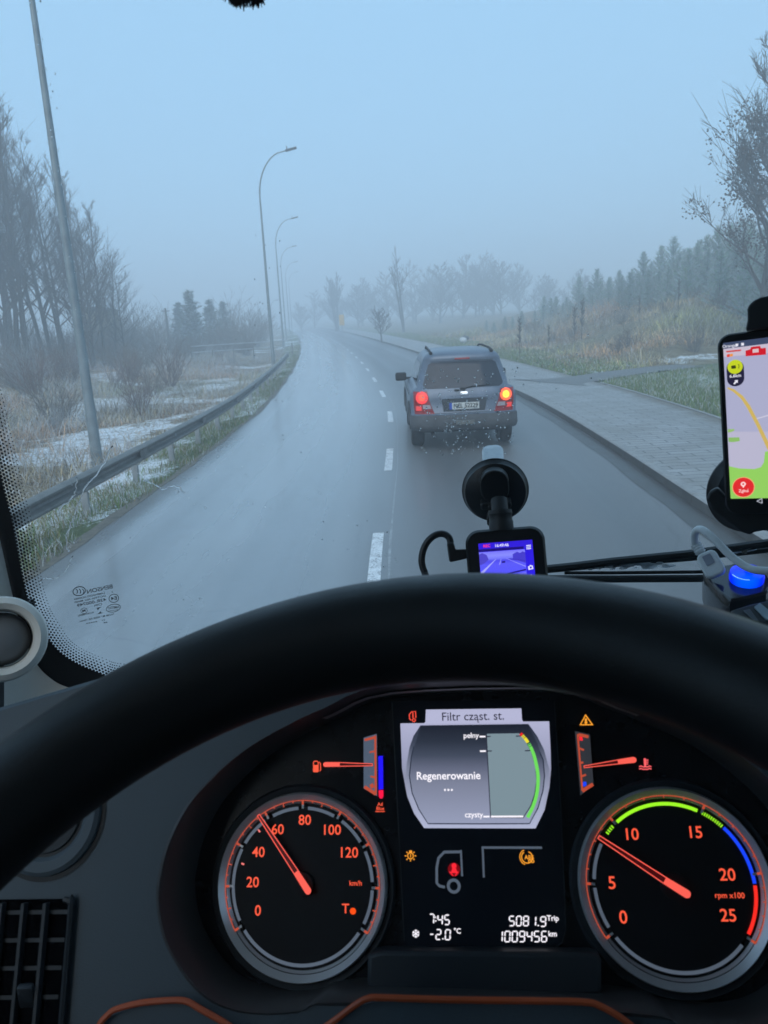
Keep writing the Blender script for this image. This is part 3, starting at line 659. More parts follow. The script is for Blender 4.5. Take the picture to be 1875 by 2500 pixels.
# utility pole, shed, sign, bundle
q = at_y(408, 795, 72); up_ = empty('utility_pole', (q[0], 72, float(hgt(q[0], 72))), label='plain wooden utility pole rising alone among the hazy bushes', cat='utility pole')
b = off(up_); WOOD = M('old_wood', (.09, .08, .07), 0.9, var=0.3)
MB().lathe([(0, 0), (.13, 0), (.09, 3.6), (0, 3.6)], b, (0, 0, 1), 8).build('pole', WOOD, up_)
MB().box((b.x, b.y, b.z+3.35), (.7, .08, .09), bev=.01).build('crossarm', WOOD, up_)
q = at_y(243, 780, 58); z0 = float(hgt(q[0], 58)); sd = empty('shed', (q[0], 58, z0), label='small ochre yellow shed half hidden behind the bare trees', cat='shed'); b = off(sd)
OCH = M('ochre_boards', (.30, .24, .12), 0.85, var=0.25, scale=4)
MB().box((b.x, b.y, b.z+1.6), (2.1, 2.4, 3.4)).build('wall', OCH, sd)
MB().add([(b.x-1.2, b.y-1.4, b.z+3.28), (b.x+1.2, b.y-1.4, b.z+3.28), (b.x+1.2, b.y+1.4, b.z+3.28), (b.x-1.2, b.y+1.4, b.z+3.28), (b.x, b.y-1.4, b.z+3.6), (b.x, b.y+1.4, b.z+3.6)], [(0, 1, 4), (1, 2, 5, 4), (2, 3, 5), (3, 0, 4, 5), (0, 3, 2, 1)]).build('roof', DARK, sd, smooth=0)
q = at_y(834, 780, 100); sg_ = empty('road_sign', (q[0], 100, float(hgt(q[0], 100))), label='tall narrow yellow sign by the fork of a hazy tree', cat='road sign'); b = off(sg_)
MB().tube([(b.x, b.y, b.z-.1), (b.x, b.y, b.z+2.6)], .05, 8).build('post', GALV, sg_)
MB().box((b.x, b.y-.08, b.z+2.0), (.62, .05, 1.3), bev=.02).build('sign_panel', M('sign_yellow', (.62, .36, .04), 0.5), sg_)
q = on_z(1131, 838, .15); bd = empty('dumped_bag', (q[0], q[1], .15), label='white dumped bag with a dark top lying on the roadside grass', cat='bag'); b = off(bd)
def blob(c, r_, seed, sq=(1, 1, 1)):
    bm = bmesh.new(); bmesh.ops.create_icosphere(bm, subdivisions=3, radius=r_)
    for v in bm.verts:
        n = fbm(np.array([v.co.x*3+seed]), np.array([v.co.y*3+v.co.z*2]), .5*r_*3, 3)[0]; v.co *= .75+.5*n; v.co = Vector((v.co.x*sq[0], v.co.y*sq[1], v.co.z*sq[2]))
    bm.verts.index_update(); o_ = MB().add([v.co+Vector(c) for v in bm.verts], [[v.index for v in f.verts] for f in bm.faces]); bm.free(); return o_
blob((b.x, b.y, b.z+.22), .24, 2, (1.1, .9, .9)).build('bag_body', M('white_plastic', (.6, .62, .63), .5, var=.3, scale=5), bd)
k_ = blob((b.x+.16, b.y+.1, b.z+.34), .22, 5, (1.3, .9, .8)); k_.build('bag_top', M('black_plastic_bag', (.02, .02, .025), .4), bd)
# ================================================================== THE CAR AHEAD
def text2d(body, size=1.0, bold=0.0, align='CENTER', space=1.0):
    # Polish letters: the plain letter plus its own mark, so that every glyph comes from one typeface
    base = {'ą': 'a', 'ł': 'l', 'ś': 's'}
    if any(ch in base for ch in body):
        plain = ''.join(base.get(ch, ch) for ch in body); V, F_ = text2d(plain, size, bold, 'LEFT', space)
        wd = lambda s_: max(p[0] for p in text2d(s_, size, bold, 'LEFT', space)[0]) if s_ else 0.0
        for i, ch in enumerate(body):
            if ch not in base: continue
            x1 = wd(plain[:i+1]); x0 = wd(plain[:i]) if i else 0.0; xm = (x0+x1)/2; n = len(V); t = .09*size
            if ch == 'ą': q = [(x1-.10*size, -.30*size), (x1-.02*size, -.30*size), (x1-.07*size, -.42*size), (x1+.04*size, -.46*size), (x1+.02*size, -.52*size), (x1-.14*size, -.46*size)]
            elif ch == 'ł': q = [(xm-.13*size, -.04*size), (xm-.10*size, -.11*size), (xm+.17*size, .08*size), (xm+.14*size, .15*size)]
            else: q = [(xm-.03*size, .28*size), (xm+.05*size, .28*size), (xm+.16*size, .44*size), (xm+.05*size, .44*size)]
            V = V+q; F_ = F_+[tuple(range(n, n+len(q)))]
        if align == 'CENTER': c_ = (min(p[0] for p in V)+max(p[0] for p in V))/2; V = [(p[0]-c_, p[1]) for p in V]
        return V, F_
    c = bpy.data.curves.new('lettering', 'FONT'); c.body = body; c.size = size; c.align_x = align; c.align_y = 'CENTER'; c.offset = bold; c.space_character = space; c.resolution_u = 3
    o = bpy.data.objects.new('lettering', c); COL.objects.link(o); dg = bpy.context.evaluated_depsgraph_get(); me_ = bpy.data.meshes.new_from_object(o.evaluated_get(dg))
    v = [(p.co.x, p.co.y) for p in me_.vertices]; f = [tuple(p.vertices) for p in me_.polygons]
    bpy.data.objects.remove(o); bpy.data.curves.remove(c); bpy.data.meshes.remove(me_); return v, f
def build_car():
    W_ = [(.50, .915, -.01, 4.5), (.64, .925, .0, 4.52), (.68, .925, .035, 4.52), (.90, .93, .02, 4.48), (1.0, .92, .035, 4.3), (1.07, .885, .06, 3.45), (1.115, .80, .085, 3.35), (1.30, .765, .165, 3.1), (1.52, .695, .265, 2.75), (1.585, .675, .235, 2.62), (1.64, .645, .25, 2.5), (1.69, .585, .32, 2.3), (1.725, .45, .5, 2.05), (1.738, .2, .8, 1.7)]
    L_ = [(.355, .86, .06, 4.45), (.375, .91, .0, 4.52), (.41, .93, -.035, 4.56), (.47, .945, -.055, 4.58), (.53, .94, -.06, 4.58), (.60, .938, -.055, 4.58), (.645, .936, -.045, 4.57), (.655, .93, .02, 4.55)]
    zs = [q[0] for q in W_]
    wz = lambda z: float(np.interp(z, zs, [q[1] for q in W_])); yz = lambda z: float(np.interp(z, zs, [q[2] for q in W_]))
    def crn(x, w): t = min(1, abs(x)/w); return .05*t*t+.13*t**7
    ysurf = lambda x, z: yz(z)+crn(x, wz(z))
    def loop(z, w, yr, yf):
        T = np.sin(np.linspace(-1, 1, 23)*math.pi/2); pts = [(w*t, yr+crn(w*t, w), z) for t in T]; y0 = yr+crn(w, w); y1 = yf-.35
        pts += [(w, y0+(y1-y0)*k/10, z) for k in range(1, 10)]+[(w*t, yf-.35*abs(t)**3, z) for t in T[::-1]]+[(-w, y1+(y0-y1)*k/10, z) for k in range(1, 10)]
        return pts
    def skin(rows, cap_top=True):
        b = MB(); g = [loop(*q) for q in rows]; g = [r_+[r_[0]] for r_ in g]; b.grid(g); b.add(g[-1][:-1], [tuple(range(len(g[-1])-1))]); b.add(g[0][:-1], [tuple(range(len(g[0])-1))[::-1]]); return b
    root = empty('car', (0, 0, 0), label='silver grey off road car with lit tail lamps driving ahead in the wet lane', cat='car')
    PA = M('silver_grey_paint', (.13, .155, .20), .36, metal=.35, var=.22, scale=2.2, coat=.15); GP = M('dirty_grey_plastic', (.062, .064, .068), .6, var=.4, scale=5)
    BL = M('black_rubber', (.012, .012, .013), .75, var=.3); GL = M('tinted_glass', (.030, .034, .046), .10, var=.25, scale=3, spec=.28)
    RED = M('red_lens', (.28, .008, .008), .15, var=.1); CHR = M('chrome', (.6, .6, .62), .2, metal=1)
    body = skin(W_).build('body', PA, root, smooth=50)
    skin(L_).build('bumper', GP, root, smooth=40)
    MB().box((0, 2.3, .40), (1.5, 4.0, .20), bev=.03).build('underbody', BL, root)
    def patch(poly, dy, n=1, name='', mat=None, par=root, sides=True):
        # polygon (x,z) pressed on to the rear surface, proud by dy, filled as a fan of strips in z
        b = MB(); zmin = min(p[1] for p in poly); zmax = max(p[1] for p in poly); rows = []
        for z in np.linspace(zmin, zmax, 14):
            xs = []
            for (x0, z0), (x1, z1) in zip(poly, poly[1:]+poly[:1]):
                if (z0-z)*(z1-z) <= 1e-12 and abs(z1-z0) > 1e-9: xs.append(x0+(x1-x0)*(z-z0)/(z1-z0))
            if len(xs) < 2: continue
            xa, xb = min(xs), max(xs); rows.append([(x, ysurf(x, z)-dy, z) for x in np.linspace(xa, xb, 15)])
        b.grid(rows)
        if sides:
            rim = rows[0]+[r_[-1] for r_ in rows[1:]]+rows[-1][::-1][1:]+[r_[0] for r_ in rows[::-1]][1:-1]
            b.grid([rim+[rim[0]], [(x, y+dy+.01, z) for x, y, z in rim+[rim[0]]]])
        return b.build(name, mat, par, smooth=40)
    def rr(x0, x1, z0, z1, tx0, tx1, r_=.06):
        pts = []
        for (cx, cz, a0) in ((x1, z0, -90), (tx1, z1, 0), (tx0, z1, 90), (x0, z0, 180)):
            sx = -1 if a0 in (-90, 0) else 1; sz = 1 if a0 in (-90, 180) else -1
            for a in range(0, 91, 15): pts.append((cx+sx*r_+r_*math.cos(R(a0+a)), cz+sz*r_+r_*math.sin(R(a0+a))))
        return pts
    patch(rr(-.70, .70, 1.10, 1.535, -.605, .605, .07), .006, name='rear_window', mat=GL)
    patch([(-.13, 1.575), (.13, 1.575), (.13, 1.605), (-.13, 1.605)], .006, name='high_brake_light', mat=RED)
    # tailgate shut line and plate recess
    sh_ = patch([(-.36, .70), (.36, .70), (.40, .925), (-.40, .925)], .004, name='plate_recess', mat=M('recess_dark', (.05, .053, .06), .5))
    patch([(-.40, .925), (.40, .925), (.41, .955), (-.41, .955)], .03, name='gate_handle', mat=PA)
    pl_ = patch([(-.26, .735), (.26, .735), (.26, .85), (-.26, .85)], .012, name='number_plate', mat=M('plate_white', (.62, .63, .60), .5))
    patch([(-.26, .735), (-.215, .735), (-.215, .85), (-.26, .85)], .0145, name='blue_band', mat=M('plate_blue', (.02, .08, .45), .5), par=pl_, sides=False)
    v, f = text2d('NEL 52229', .105, bold=.002); b = MB().add([(x*.9+.024, ysurf(x, .79)-.0155, .7925+y) for x, y in v], f); b.build('plate_characters', M('plate_black', (.02, .02, .02), .5), pl_, smooth=0, fix=False)
    patch([(-.055, .985), (.055, .985), (.065, 1.01), (.055, 1.04), (-.055, 1.04), (-.065, 1.01)], .012, name='badge', mat=CHR)
    MB().tube([(.0, ysurf(0, 1.1)-.02, 1.085), (.09, ysurf(.1, 1.12)-.03, 1.11), (.45, ysurf(.45, 1.135)-.02, 1.135)], .011, 6).box((-.02, ysurf(0, 1.08)-.02, 1.08), (.09, .05, .045), bev=.012).build('rear_wiper', BL, root)
    MB().box((-.12, ysurf(.1, 1.06)-.015, 1.065), (.09, .03, .03), bev=.01).build('lock_button', BL, root)
    tagl = [(-.66, .72, '')]
    LR = EM('tail_lamp_red', (.9, .025, .02), 1.3); LR2 = EM('tail_lamp_core', (1.0, .08, .02), 1.6); LY = EM('turn_signal_amber', (1.0, .62, .03), 2.2); LRR = EM('tail_lamp_rim', (1.0, .10, .02), 2.0)
    for s_ in (-1, 1):
        P_ = lambda L: [(s_*x, z) for x, z in L]
        hous = patch(P_([(.52, .67), (.86, .67), (.875, .80), (.875, 1.06), (.64, 1.06), (.595, .86)]), .014, name='tail_light', mat=RED)
        cx, cz = s_*.735, .955
        circ = lambda r_: [(cx+r_*math.cos(a), cz+r_*1.05*math.sin(a)) for a in np.linspace(0, 2*math.pi, 28, endpoint=False)]
        patch(circ(.105), .022, name='lamp_ring', mat=LR if s_ < 0 else LRR, par=hous, sides=True)
        patch(circ(.055 if s_ < 0 else .062), .026, name='lamp_core', mat=LR2 if s_ < 0 else LY, par=hous, sides=True)
        patch(P_([(.57, .76), (.72, .76), (.72, .83), (.60, .83)]), .018, name='reversing_lens', mat=M('clear_lens', (.42, .36, .38), .2), par=hous)
        patch(P_([(.745, .73), (.84, .73), (.84, .81), (.745, .81)]), .018, name='lower_lamp', mat=EM('lower_red_lamp', (.9, .05, .04), .9), par=hous)
        hous['label'] = 'plain red tail lamp' if s_ < 0 else 'tail lamp with amber turn signal lit'
        # side glass, mirrors, rails, wheels
        b = MB(); b.grid([[(s_*(wz(z)+.004), y, z) for y in np.linspace(.62+.35*(z-1.13), 3.05-1.2*(z-1.13), 8)] for z in np.linspace(1.14, 1.5, 6)]); b.build('side_window', GL, root)
        mr = MB().box((s_*1.03, 2.78, 1.13), (.23, .10, .17), bev=.04, seg=3).box((s_*.87, 2.82, 1.09), (.16, .05, .05), bev=.015); mr.build('wing_mirror', BL, root)
        ra = MB().tube([(s_*.535, .42, 1.685), (s_*.54, .50, 1.712), (s_*.545, .8, 1.73), (s_*.54, 1.7, 1.745), (s_*.525, 2.15, 1.735), (s_*.52, 2.3, 1.70)], .02, 8); ra.box((s_*.535, .45, 1.695), (.06, .16, .05), bev=.02).build('roof_rail', BL, root)
        MB().box((s_*.944, 2.0, .98), (.012, 2.9, .02), bev=.004).build('side_moulding', GP, root)
        for yw in (.86, 3.56):
            wl = MB().lathe([(.20, -.115), (.33, -.115), (.362, -.09), (.37, -.06), (.37, .06), (.362, .09), (.33, .115), (.20, .115)], (s_*.80, yw, .368), (s_, 0, 0), 32)
            wo = wl.build('wheel', BL, root, smooth=40)
            rim = MB().lathe([(.0, .10), (.05, .105), (.08, .08), (.17, .075), (.22, .10), (.235, .117)], (s_*.80, yw, .368), (s_, 0, 0), 32)
            for k in range(5):
                a = 2*math.pi*k/5; rim.box((s_*.895, yw+math.cos(a)*.13, .368+math.sin(a)*.13), (.03, .06, .19), Matrix.Rotation(a-math.pi/2, 3, 'X'), bev=.01)
            rim.build('rim', M('alloy_rim', (.25, .26, .27), .4, metal=.7), wo)
            MB().lathe([(.40, .13), (.47, .15), (.47, .165), (.40, .155)], (s_*.79, yw, .368), (s_, 0, 0), 24, ref=(0, 1, 0), a0=0 if s_ > 0 else 0, a1=180 if s_ > 0 else -180).build('arch_trim', GP, root)
    MB().tube([(-.55, .35, .30), (-.55, .02, .28)], .035, 10).build('exhaust_pipe', BL, root)
    patch([(-.16, .485), (.16, .485), (.16, .55), (-.16, .55)], .105, name='tow_cover', mat=M('tow_cover_grey', (.12, .12, .11), .6))
    GAP = M('shut_line', (.01, .01, .012), .7)
    for s_ in (-1, 1):
        patch([(s_*.565, .675), (s_*.573, .675), (s_*.60, .86), (s_*.592, .86)] if s_ > 0 else [(-.573, .675), (-.565, .675), (-.592, .86), (-.60, .86)], .003, name='shut_line', mat=GAP, sides=False)
        patch([(.632, 1.06), (.639, 1.06), (.70, 1.10), (.693, 1.10)] if s_ > 0 else [(-.639, 1.06), (-.632, 1.06), (-.693, 1.10), (-.70, 1.10)], .003, name='shut_line', mat=GAP, sides=False)
    patch([(-.56, .668), (.56, .668), (.56, .676), (-.56, .676)], .003, name='shut_line', mat=GAP, sides=False)
    patch([(-.55, 1.545), (.55, 1.545), (.55, 1.553), (-.55, 1.553)], .003, name='shut_line', mat=GAP, sides=False)
    # bright upper lip of the bumper
    MB().tube([(x, yz(.66)+crn(x, .94)-.045, .655) for x in np.linspace(-.90, .90, 21)], .016, 6).build('bumper_lip', PA, root)
    return root
car = build_car(); car.location = (1.49, 13.42, 0.0); car.rotation_euler = (0, 0, R(-.6))
# ================================================================== HAZE
def haze():
    m_ = bpy.data.materials.new('fog_volume'); m_.use_nodes = True; t = m_.node_tree; t.nodes.remove(t.nodes['Principled BSDF'])
    v = N(t, 'ShaderNodeVolumePrincipled'); v.inputs['Color'].default_value = (.90, .95, 1.0, 1); v.inputs['Density'].default_value = HAZE_D; v.inputs['Anisotropy'].default_value = 0.0
    t.links.new(v.outputs[0], t.nodes['Material Output'].inputs['Volume'])
    b = MB().box((0, 110, 7.25), (1300, 1800, 20.5)); o = b.build('haze', m_, None, smooth=0, kind='stuff')
HAZE_D = 0.0102
# ================================================================== THE CAB
YAW = R(10.0); TF = np.array([math.sin(YAW), math.cos(YAW), 0]); TR = np.array([math.cos(YAW), -math.sin(YAW), 0])
def T(a, b, z): return TR*a+TF*b+np.array([0, 0, z])
def ws_b(a, z): return .93-.10*(z-2.2)-.05*(a-.55)**2
def WSP(a, z, o=0.0):                                  # point on the windscreen, o metres towards the driver
    return T(a, ws_b(a, z)-o, z)
def ws_hit(px, o=0.0):
    d = ray(px); lo, hi = .2, 3.0
    for _ in range(50):
        t = (lo+hi)/2; P_ = EYE+d*t; f = P_@TF-(ws_b(P_@TR, P_[2])-o)
        if f > 0: hi = t
        else: lo = t
    return EYE+d*t
def ws_az(px): P_ = ws_hit(px); return np.array([P_@TR, P_[2]])
class PF:
    def __init__(s, O, u, v, n): s.O = np.array(O, float); s.u = np.array(u, float); s.v = np.array(v, float); s.n = np.array(n, float)
    def P(s, u, v, w=0.0): return s.O+s.u*u+s.v*v+s.n*w
    def uv(s, px, w=0.0):
        d = ray(px); t = ((s.O+s.n*w-EYE)@s.n)/(d@s.n); q = EYE+d*t-s.O; return np.array([q@s.u, q@s.v])
    def flat(s, b, uvs, w):
        return b.add([s.P(x, y, w) for x, y in uvs], [tuple(range(len(uvs)))])
    def slab(s, b, uvs, w0, w1):
        n = len(uvs); v = [s.P(x, y, w0) for x, y in uvs]+[s.P(x, y, w1) for x, y in uvs]
        return b.add(v, [tuple(range(n)), tuple(range(n, 2*n))]+[(i, (i+1) % n, n+(i+1) % n, n+i) for i in range(n)])
    def ring(s, b, c, r0, r1, a0, a1, w, n=64, w1=None):   # degrees clockwise from up
        A = np.radians(np.linspace(a0, a1, n+1)); w1 = w if w1 is None else w1
        return b.grid([[s.P(c[0]+r0*math.sin(a), c[1]+r0*math.cos(a), w), s.P(c[0]+r1*math.sin(a), c[1]+r1*math.cos(a), w1)] for a in A])
    def line(s, b, p, q, wd, w, wd2=None):
        p = np.array(p, float); q = np.array(q, float); d = q-p; d /= np.linalg.norm(d)+1e-12; m_ = np.array([-d[1], d[0]]); wd2 = wd if wd2 is None else wd2
        return s.flat(b, [p-m_*wd/2, q-m_*wd2/2, q+m_*wd2/2, p+m_*wd/2], w)
    def pline(s, b, pts, wd, w):
        pts = [np.array(p, float) for p in pts]; rows = []
        for i, p in enumerate(pts):
            d = pts[min(i+1, len(pts)-1)]-pts[max(i-1, 0)]; d /= np.linalg.norm(d)+1e-12; m_ = np.array([-d[1], d[0]])*wd/2
            rows.append([s.P(*(p-m_), w), s.P(*(p+m_), w)])
        return b.grid(rows)
    def text(s, b, body, c, size, w, bold=0.0, align='CENTER', sx=1.0, rot=0.0):
        v, f = text2d(body, 1.0, bold, align); cr, sr = math.cos(rot), math.sin(rot)
        return b.add([s.P(c[0]+size*(x*sx*cr-y*sr), c[1]+size*(x*sx*sr+y*cr), w) for x, y in v], f)
def cluster_frame(a=.5557, b=-.1763, c=.0598):
    n = np.array([math.sin(b)*math.cos(a), -math.cos(b)*math.cos(a), math.sin(a)]); u = np.cross([0, 0, 1.], n); u /= np.linalg.norm(u); v = np.cross(n, u)
    return PF((0, .5, 2.0), u*math.cos(c)+v*math.sin(c), -u*math.sin(c)+v*math.cos(c), n)
CL = cluster_frame(); DW = .045
def crop(x0, y0, sc): return lambda x, y: (x0+x*sc, y0+y*sc)
KL = crop(500, 1880, .3014); KR = crop(1375, 1880, .3014); KD_ = crop(940, 1700, .2773); KI = crop(940, 2020, .2893); KF = crop(740, 1720, .13563); KT = crop(1380, 1700, .15672)
truck = empty('truck_cab', tuple(T(.55, .2, 1.0)), label='truck cab interior with black steering wheel and lit instrument cluster around the viewer', cat='truck cab')
DASH = M('dash_soft_plastic', (.062, .082, .098), .62, var=.10, scale=6, bmp=.35, bscale=900, bdist=.0006)
DASHD = M('dash_dark_plastic', (.020, .025, .031), .55, var=.12, scale=6, bmp=.3, bscale=900, bdist=.0005)
BLK = M('gloss_black_panel', (.008, .009, .012), .28, var=.1, spec=.4)
BLKM = M('matt_black', (.008, .008, .010), .6, var=.15, spec=.3)
HOODM = M('hood_underside', (.06, .058, .058), .36, var=.15, spec=.5)
LEATH = M('wheel_leather', (.0085, .009, .010), .44, var=.15, scale=30, bmp=.25, bscale=1100, bdist=.0008, spec=.45)
BEIGE = M('beige_trim', (.68, .66, .61), .6, var=.06, bmp=.2, bscale=1200, bdist=.0004)
GRIP = M('grey_grip', (.17, .18, .19), .6, var=.1)
FAB = M('headliner', (.55, .54, .51), .9, var=.1)
SILV = M('silver_bezel', (.78, .79, .82), .34, metal=.45, var=.05)
ORG = EM('glow_orange', srgb(255, 92, 62), 1.0); ORD = EM('glow_orange_dim', srgb(205, 84, 58), .8)
WHT = EM('glow_white', srgb(250, 246, 255), 1.05); AMB = EM('glow_amber', srgb(255, 165, 50), 1.0); REDG = EM('glow_red', srgb(255, 40, 55), 1.0); REDD = EM('glow_red_halo', srgb(150, 8, 22), .6)
GRNG = EM('glow_green', srgb(160, 250, 40), 1.0); BLUG = EM('glow_blue', srgb(25, 70, 255), 1.0); BLUD = EM('glow_deep_blue', srgb(30, 10, 255), 1.0); GRYL = M('print_grey', (.20, .22, .25), .5, emit=srgb(110, 122, 140), es=.45)
# --- shell
def quad(b, pts): return b.add(pts, [tuple(range(len(pts)))])
MB().box(tuple(T(.55, -.38, 3.11)), (2.5, 2.45, .06), Matrix.Rotation(-YAW, 3, 'Z')).build('roof', FAB, truck, smooth=0)
MB().box(tuple(T(.55, -1.63, 2.05)), (2.5, .06, 2.1), Matrix.Rotation(-YAW, 3, 'Z')).build('rear_wall', FAB, truck, smooth=0)
MB().box(tuple(T(.55, -.38, .98)), (2.5, 2.6, .06), Matrix.Rotation(-YAW, 3, 'Z')).build('cab_floor', DASHD, truck, smooth=0)
CLEAR = bpy.data.materials.new('clear_glass'); CLEAR.use_nodes = True; _t = CLEAR.node_tree; _t.nodes.remove(_t.nodes['Principled BSDF'])
_n = _t.nodes.new('ShaderNodeBsdfTransparent'); _n.inputs[0].default_value = (.955, .985, .985, 1); _t.links.new(_n.outputs[0], _t.nodes['Material Output'].inputs['Surface'])
for a, s_ in ((-.70, -1), (1.80, 1)):
    RZ = Matrix.Rotation(-YAW, 3, 'Z')
    d = MB().box(tuple(T(a, -.35, 1.52)), (.06, 2.55, 1.03), RZ).box(tuple(T(a, -1.05, 2.56)), (.06, 1.13, 1.05), RZ).box(tuple(T(a, .125, 3.03)), (.06, 1.22, .11), RZ).build('door', DASHD, truck, smooth=0)
    g_ = MB(); quad(g_, [T(a, -.49, 2.03), T(a, .74, 2.03), T(a, .74, 2.98), T(a, -.49, 2.98)]).build('side_window', CLEAR, d, smooth=0)
# --- windscreen
g_ = MB(); g_.grid([[WSP(a, z) for a in np.linspace(-.66, 1.78, 30)] for z in np.linspace(1.84, 3.06, 16)])
WS = g_.build('windscreen', CLEAR, truck, fix=False)
INN = [(0, 1149), (31, 1273), (58, 1417), (75, 1478), (97, 1522), (148, 1592), (233, 1638), (345, 1662)]
OUT = [(0, 1304), (18, 1385), (36, 1470), (56, 1540), (85, 1611), (120, 1654), (171, 1680), (300, 1705)]
ia = [ws_az(p) for p in INN]; oa = [ws_az(p) for p in OUT]
def extend(L):
    d = (L[0]-L[2]); d = d/abs(d[1]); top = L[0]+d*(3.0-L[0][1]); top[0] = L[0][0]+d[0]*.35*(3.0-L[0][1])
    return [top, L[0]*.5+top*.5]+L+[np.array([L[-1][0]+.25, L[-1][1]-.012]), np.array([1.6, L[-1][1]-.012])]
ia2 = np.array(spl(extend(ia), 8)); oa2 = np.array(spl(extend(oa), 8))
FRIT = M('black_frit', (.006, .007, .009), .5, var=.1, spec=.3)
fb = MB(); fb.grid([[WSP(*p, .0015), WSP(*(p*.5+q*.5), .0015), WSP(*q, .0015), WSP(*(q+(q-p)*1.2), .0015)] for p, q in zip(ia2, oa2)]); fb.build('frit_border', FRIT, WS, fix=False)
# dots: rows stepping inwards from the border
seg = np.concatenate([[0], np.cumsum(np.hypot(*np.diff(ia2, axis=0).T))]); sp_ = .0049
db = MB(); s0 = np.interp(2.62, ia2[::-1, 1][-60:], np.linspace(0, 1, 60)) if False else 0
L_ = np.arange(0, seg[-1], sp_); px_ = np.interp(L_, seg, ia2[:, 0]); pz_ = np.interp(L_, seg, ia2[:, 1]); tx = np.gradient(px_); tz = np.gradient(pz_); nn = np.hypot(tx, tz); nx2, nz2 = -tz/nn, tx/nn
sgn_ = 1 if (nx2[len(L_)//6]) > 0 else -1
for row in range(7):
    r_ = .00205*(1-.105*row)
    for i in range(0, len(L_)-1):
        if pz_[i] > 2.75 or px_[i] > .12: continue
        f = .5 if row % 2 else 0; a = px_[i]*(1-f)+px_[i+1]*f+sgn_*nx2[i]*(.0006+.0041*row); z = pz_[i]*(1-f)+pz_[i+1]*f+sgn_*nz2[i]*(.0006+.0041*row)
        db.add([WSP(a+r_*math.cos(k*math.pi/4), z+r_*math.sin(k*math.pi/4), .0016) for k in range(8)], [tuple(range(8))])
db.build('dot_band', FRIT, WS, smooth=0, fix=False)
# printed glass mark, mirrored because it is read from outside
MK = crop(160, 1410, .09644); mb = MB(); MKC = (735, 690)
def mk(x, y): return tuple(ws_hit(MK(x, y), .0014))
def mk_text(body, cx, cy, h, wdt, rot=-12.2):
    v, f = text2d(body, 1.0, .012); xs = [p[0] for p in v]; W0 = max(xs)-min(xs); ys_ = [p[1] for p in v]; H0 = .72; cr, sr = math.cos(R(rot)), math.sin(R(rot))
    ym = (max(ys_)+min(ys_))/2
    out = []
    for x, y in v:
        X_ = -(x-(max(xs)+min(xs))/2)/W0*wdt; Y_ = -(y-ym)/H0*h; out.append(mk(cx+X_*cr-Y_*sr, cy+X_*sr+Y_*cr))
    mb.add(out, f)
def mk_ring(cx, cy, rx, ry, th, a0=0, a1=360, rot=-12):
    rows = []; cr, sr = math.cos(R(rot)), math.sin(R(rot))
    for a in np.radians(np.linspace(a0, a1, 40)):
        q = []
        for k in (0, th): X_, Y_ = (rx-k)*math.cos(a), (ry-k)*math.sin(a); q.append(mk(cx+X_*cr-Y_*sr, cy+X_*sr+Y_*cr))
        rows.append(q)
    mb.grid(rows)
mk_text('BENSON', 865, 290, 105, 660); mk_text('LAMINADO AS20984', 605, 470, 48, 790); mk_text('DOT926 AS1 M600', 620, 545, 46, 800); mk_text('43R-000749', 660, 630, 78, 750)
mk_text('CHN', 825, 690, 62, 200); mk_text('2', 1185, 360, 46, 40); mk_text('E4', 1222, 525, 90, 150, -8); mk_text('INMETRO', 1215, 760, 66, 290, -8); mk_text('SEGURANCA', 1210, 830, 30, 260, -8)
mk_text('IRCROMSRJ', 520, 930, 42, 400); mk_text('NOM M1 0058 AB 10mm', 790, 1015, 48, 880); mk_text('21', 965, 1075, 36, 80); mk_text('M', 465, 840, 70, 80)
mk_ring(345, 345, 170, 122, 22); mk_ring(1222, 525, 130, 112, 16); mk_ring(468, 840, 88, 76, 12); mk_ring(1210, 775, 190, 104, 14)
for cx in (250, 330, 410): mk_ring(cx, 352, 62, 70, 20, -65, 65)
for (pts) in ([(745, 775), (930, 742), (850, 780), (815, 835), (800, 778)], [(775, 935), (960, 895), (905, 890), (880, 850), (850, 900)]): mb.add([mk(*p) for p in pts], [tuple(range(len(pts)))])
for i in range(5): q = (545+58*i, 1160-11*i); mb.add([mk(q[0]-16, q[1]-12), mk(q[0]+16, q[1]-12), mk(q[0]+16, q[1]+12), mk(q[0]-16, q[1]+12)], [(0, 1, 2, 3)])
for i in range(2): q = (985+52*i, 1142-9*i); mb.add([mk(q[0]-20, q[1]-12), mk(q[0]+20, q[1]-12), mk(q[0]+20, q[1]+12), mk(q[0]-20, q[1]+12)], [(0, 1, 2, 3)])
mb.build('glass_mark', M('grey_print', (.025, .03, .04), .6), WS, smooth=0, fix=False)
# water on the outside of the glass
WAT = bpy.data.materials.new('water'); WAT.use_nodes = True; _t = WAT.node_tree; _t.nodes.remove(_t.nodes['Principled BSDF']); _g = _t.nodes.new('ShaderNodeBsdfGlass'); _g.inputs['IOR'].default_value = 1.33; _g.inputs['Roughness'].default_value = .02
_t.links.new(_g.outputs[0], _t.nodes['Material Output'].inputs['Surface'])
ICEM = M('frost_speck', (.8, .83, .86), .35, var=.1)
gd = random.Random(8); wb = MB(); ib = MB()
bm = bmesh.new(); bmesh.ops.create_icosphere(bm, subdivisions=1, radius=1); ICO = ([v.co.copy() for v in bm.verts], [[v.index for v in f.verts] for f in bm.faces]); bm.free()
def drop(b, px, r_, fl=.5, st=1.0):
    a, z = ws_az(px); c = WSP(a, z, -.002); b.add([c+TR*(v.x*r_)+np.array([0, 0, v.z*r_*st])+TF*(v.y*r_*fl) for v in ICO[0]], ICO[1])
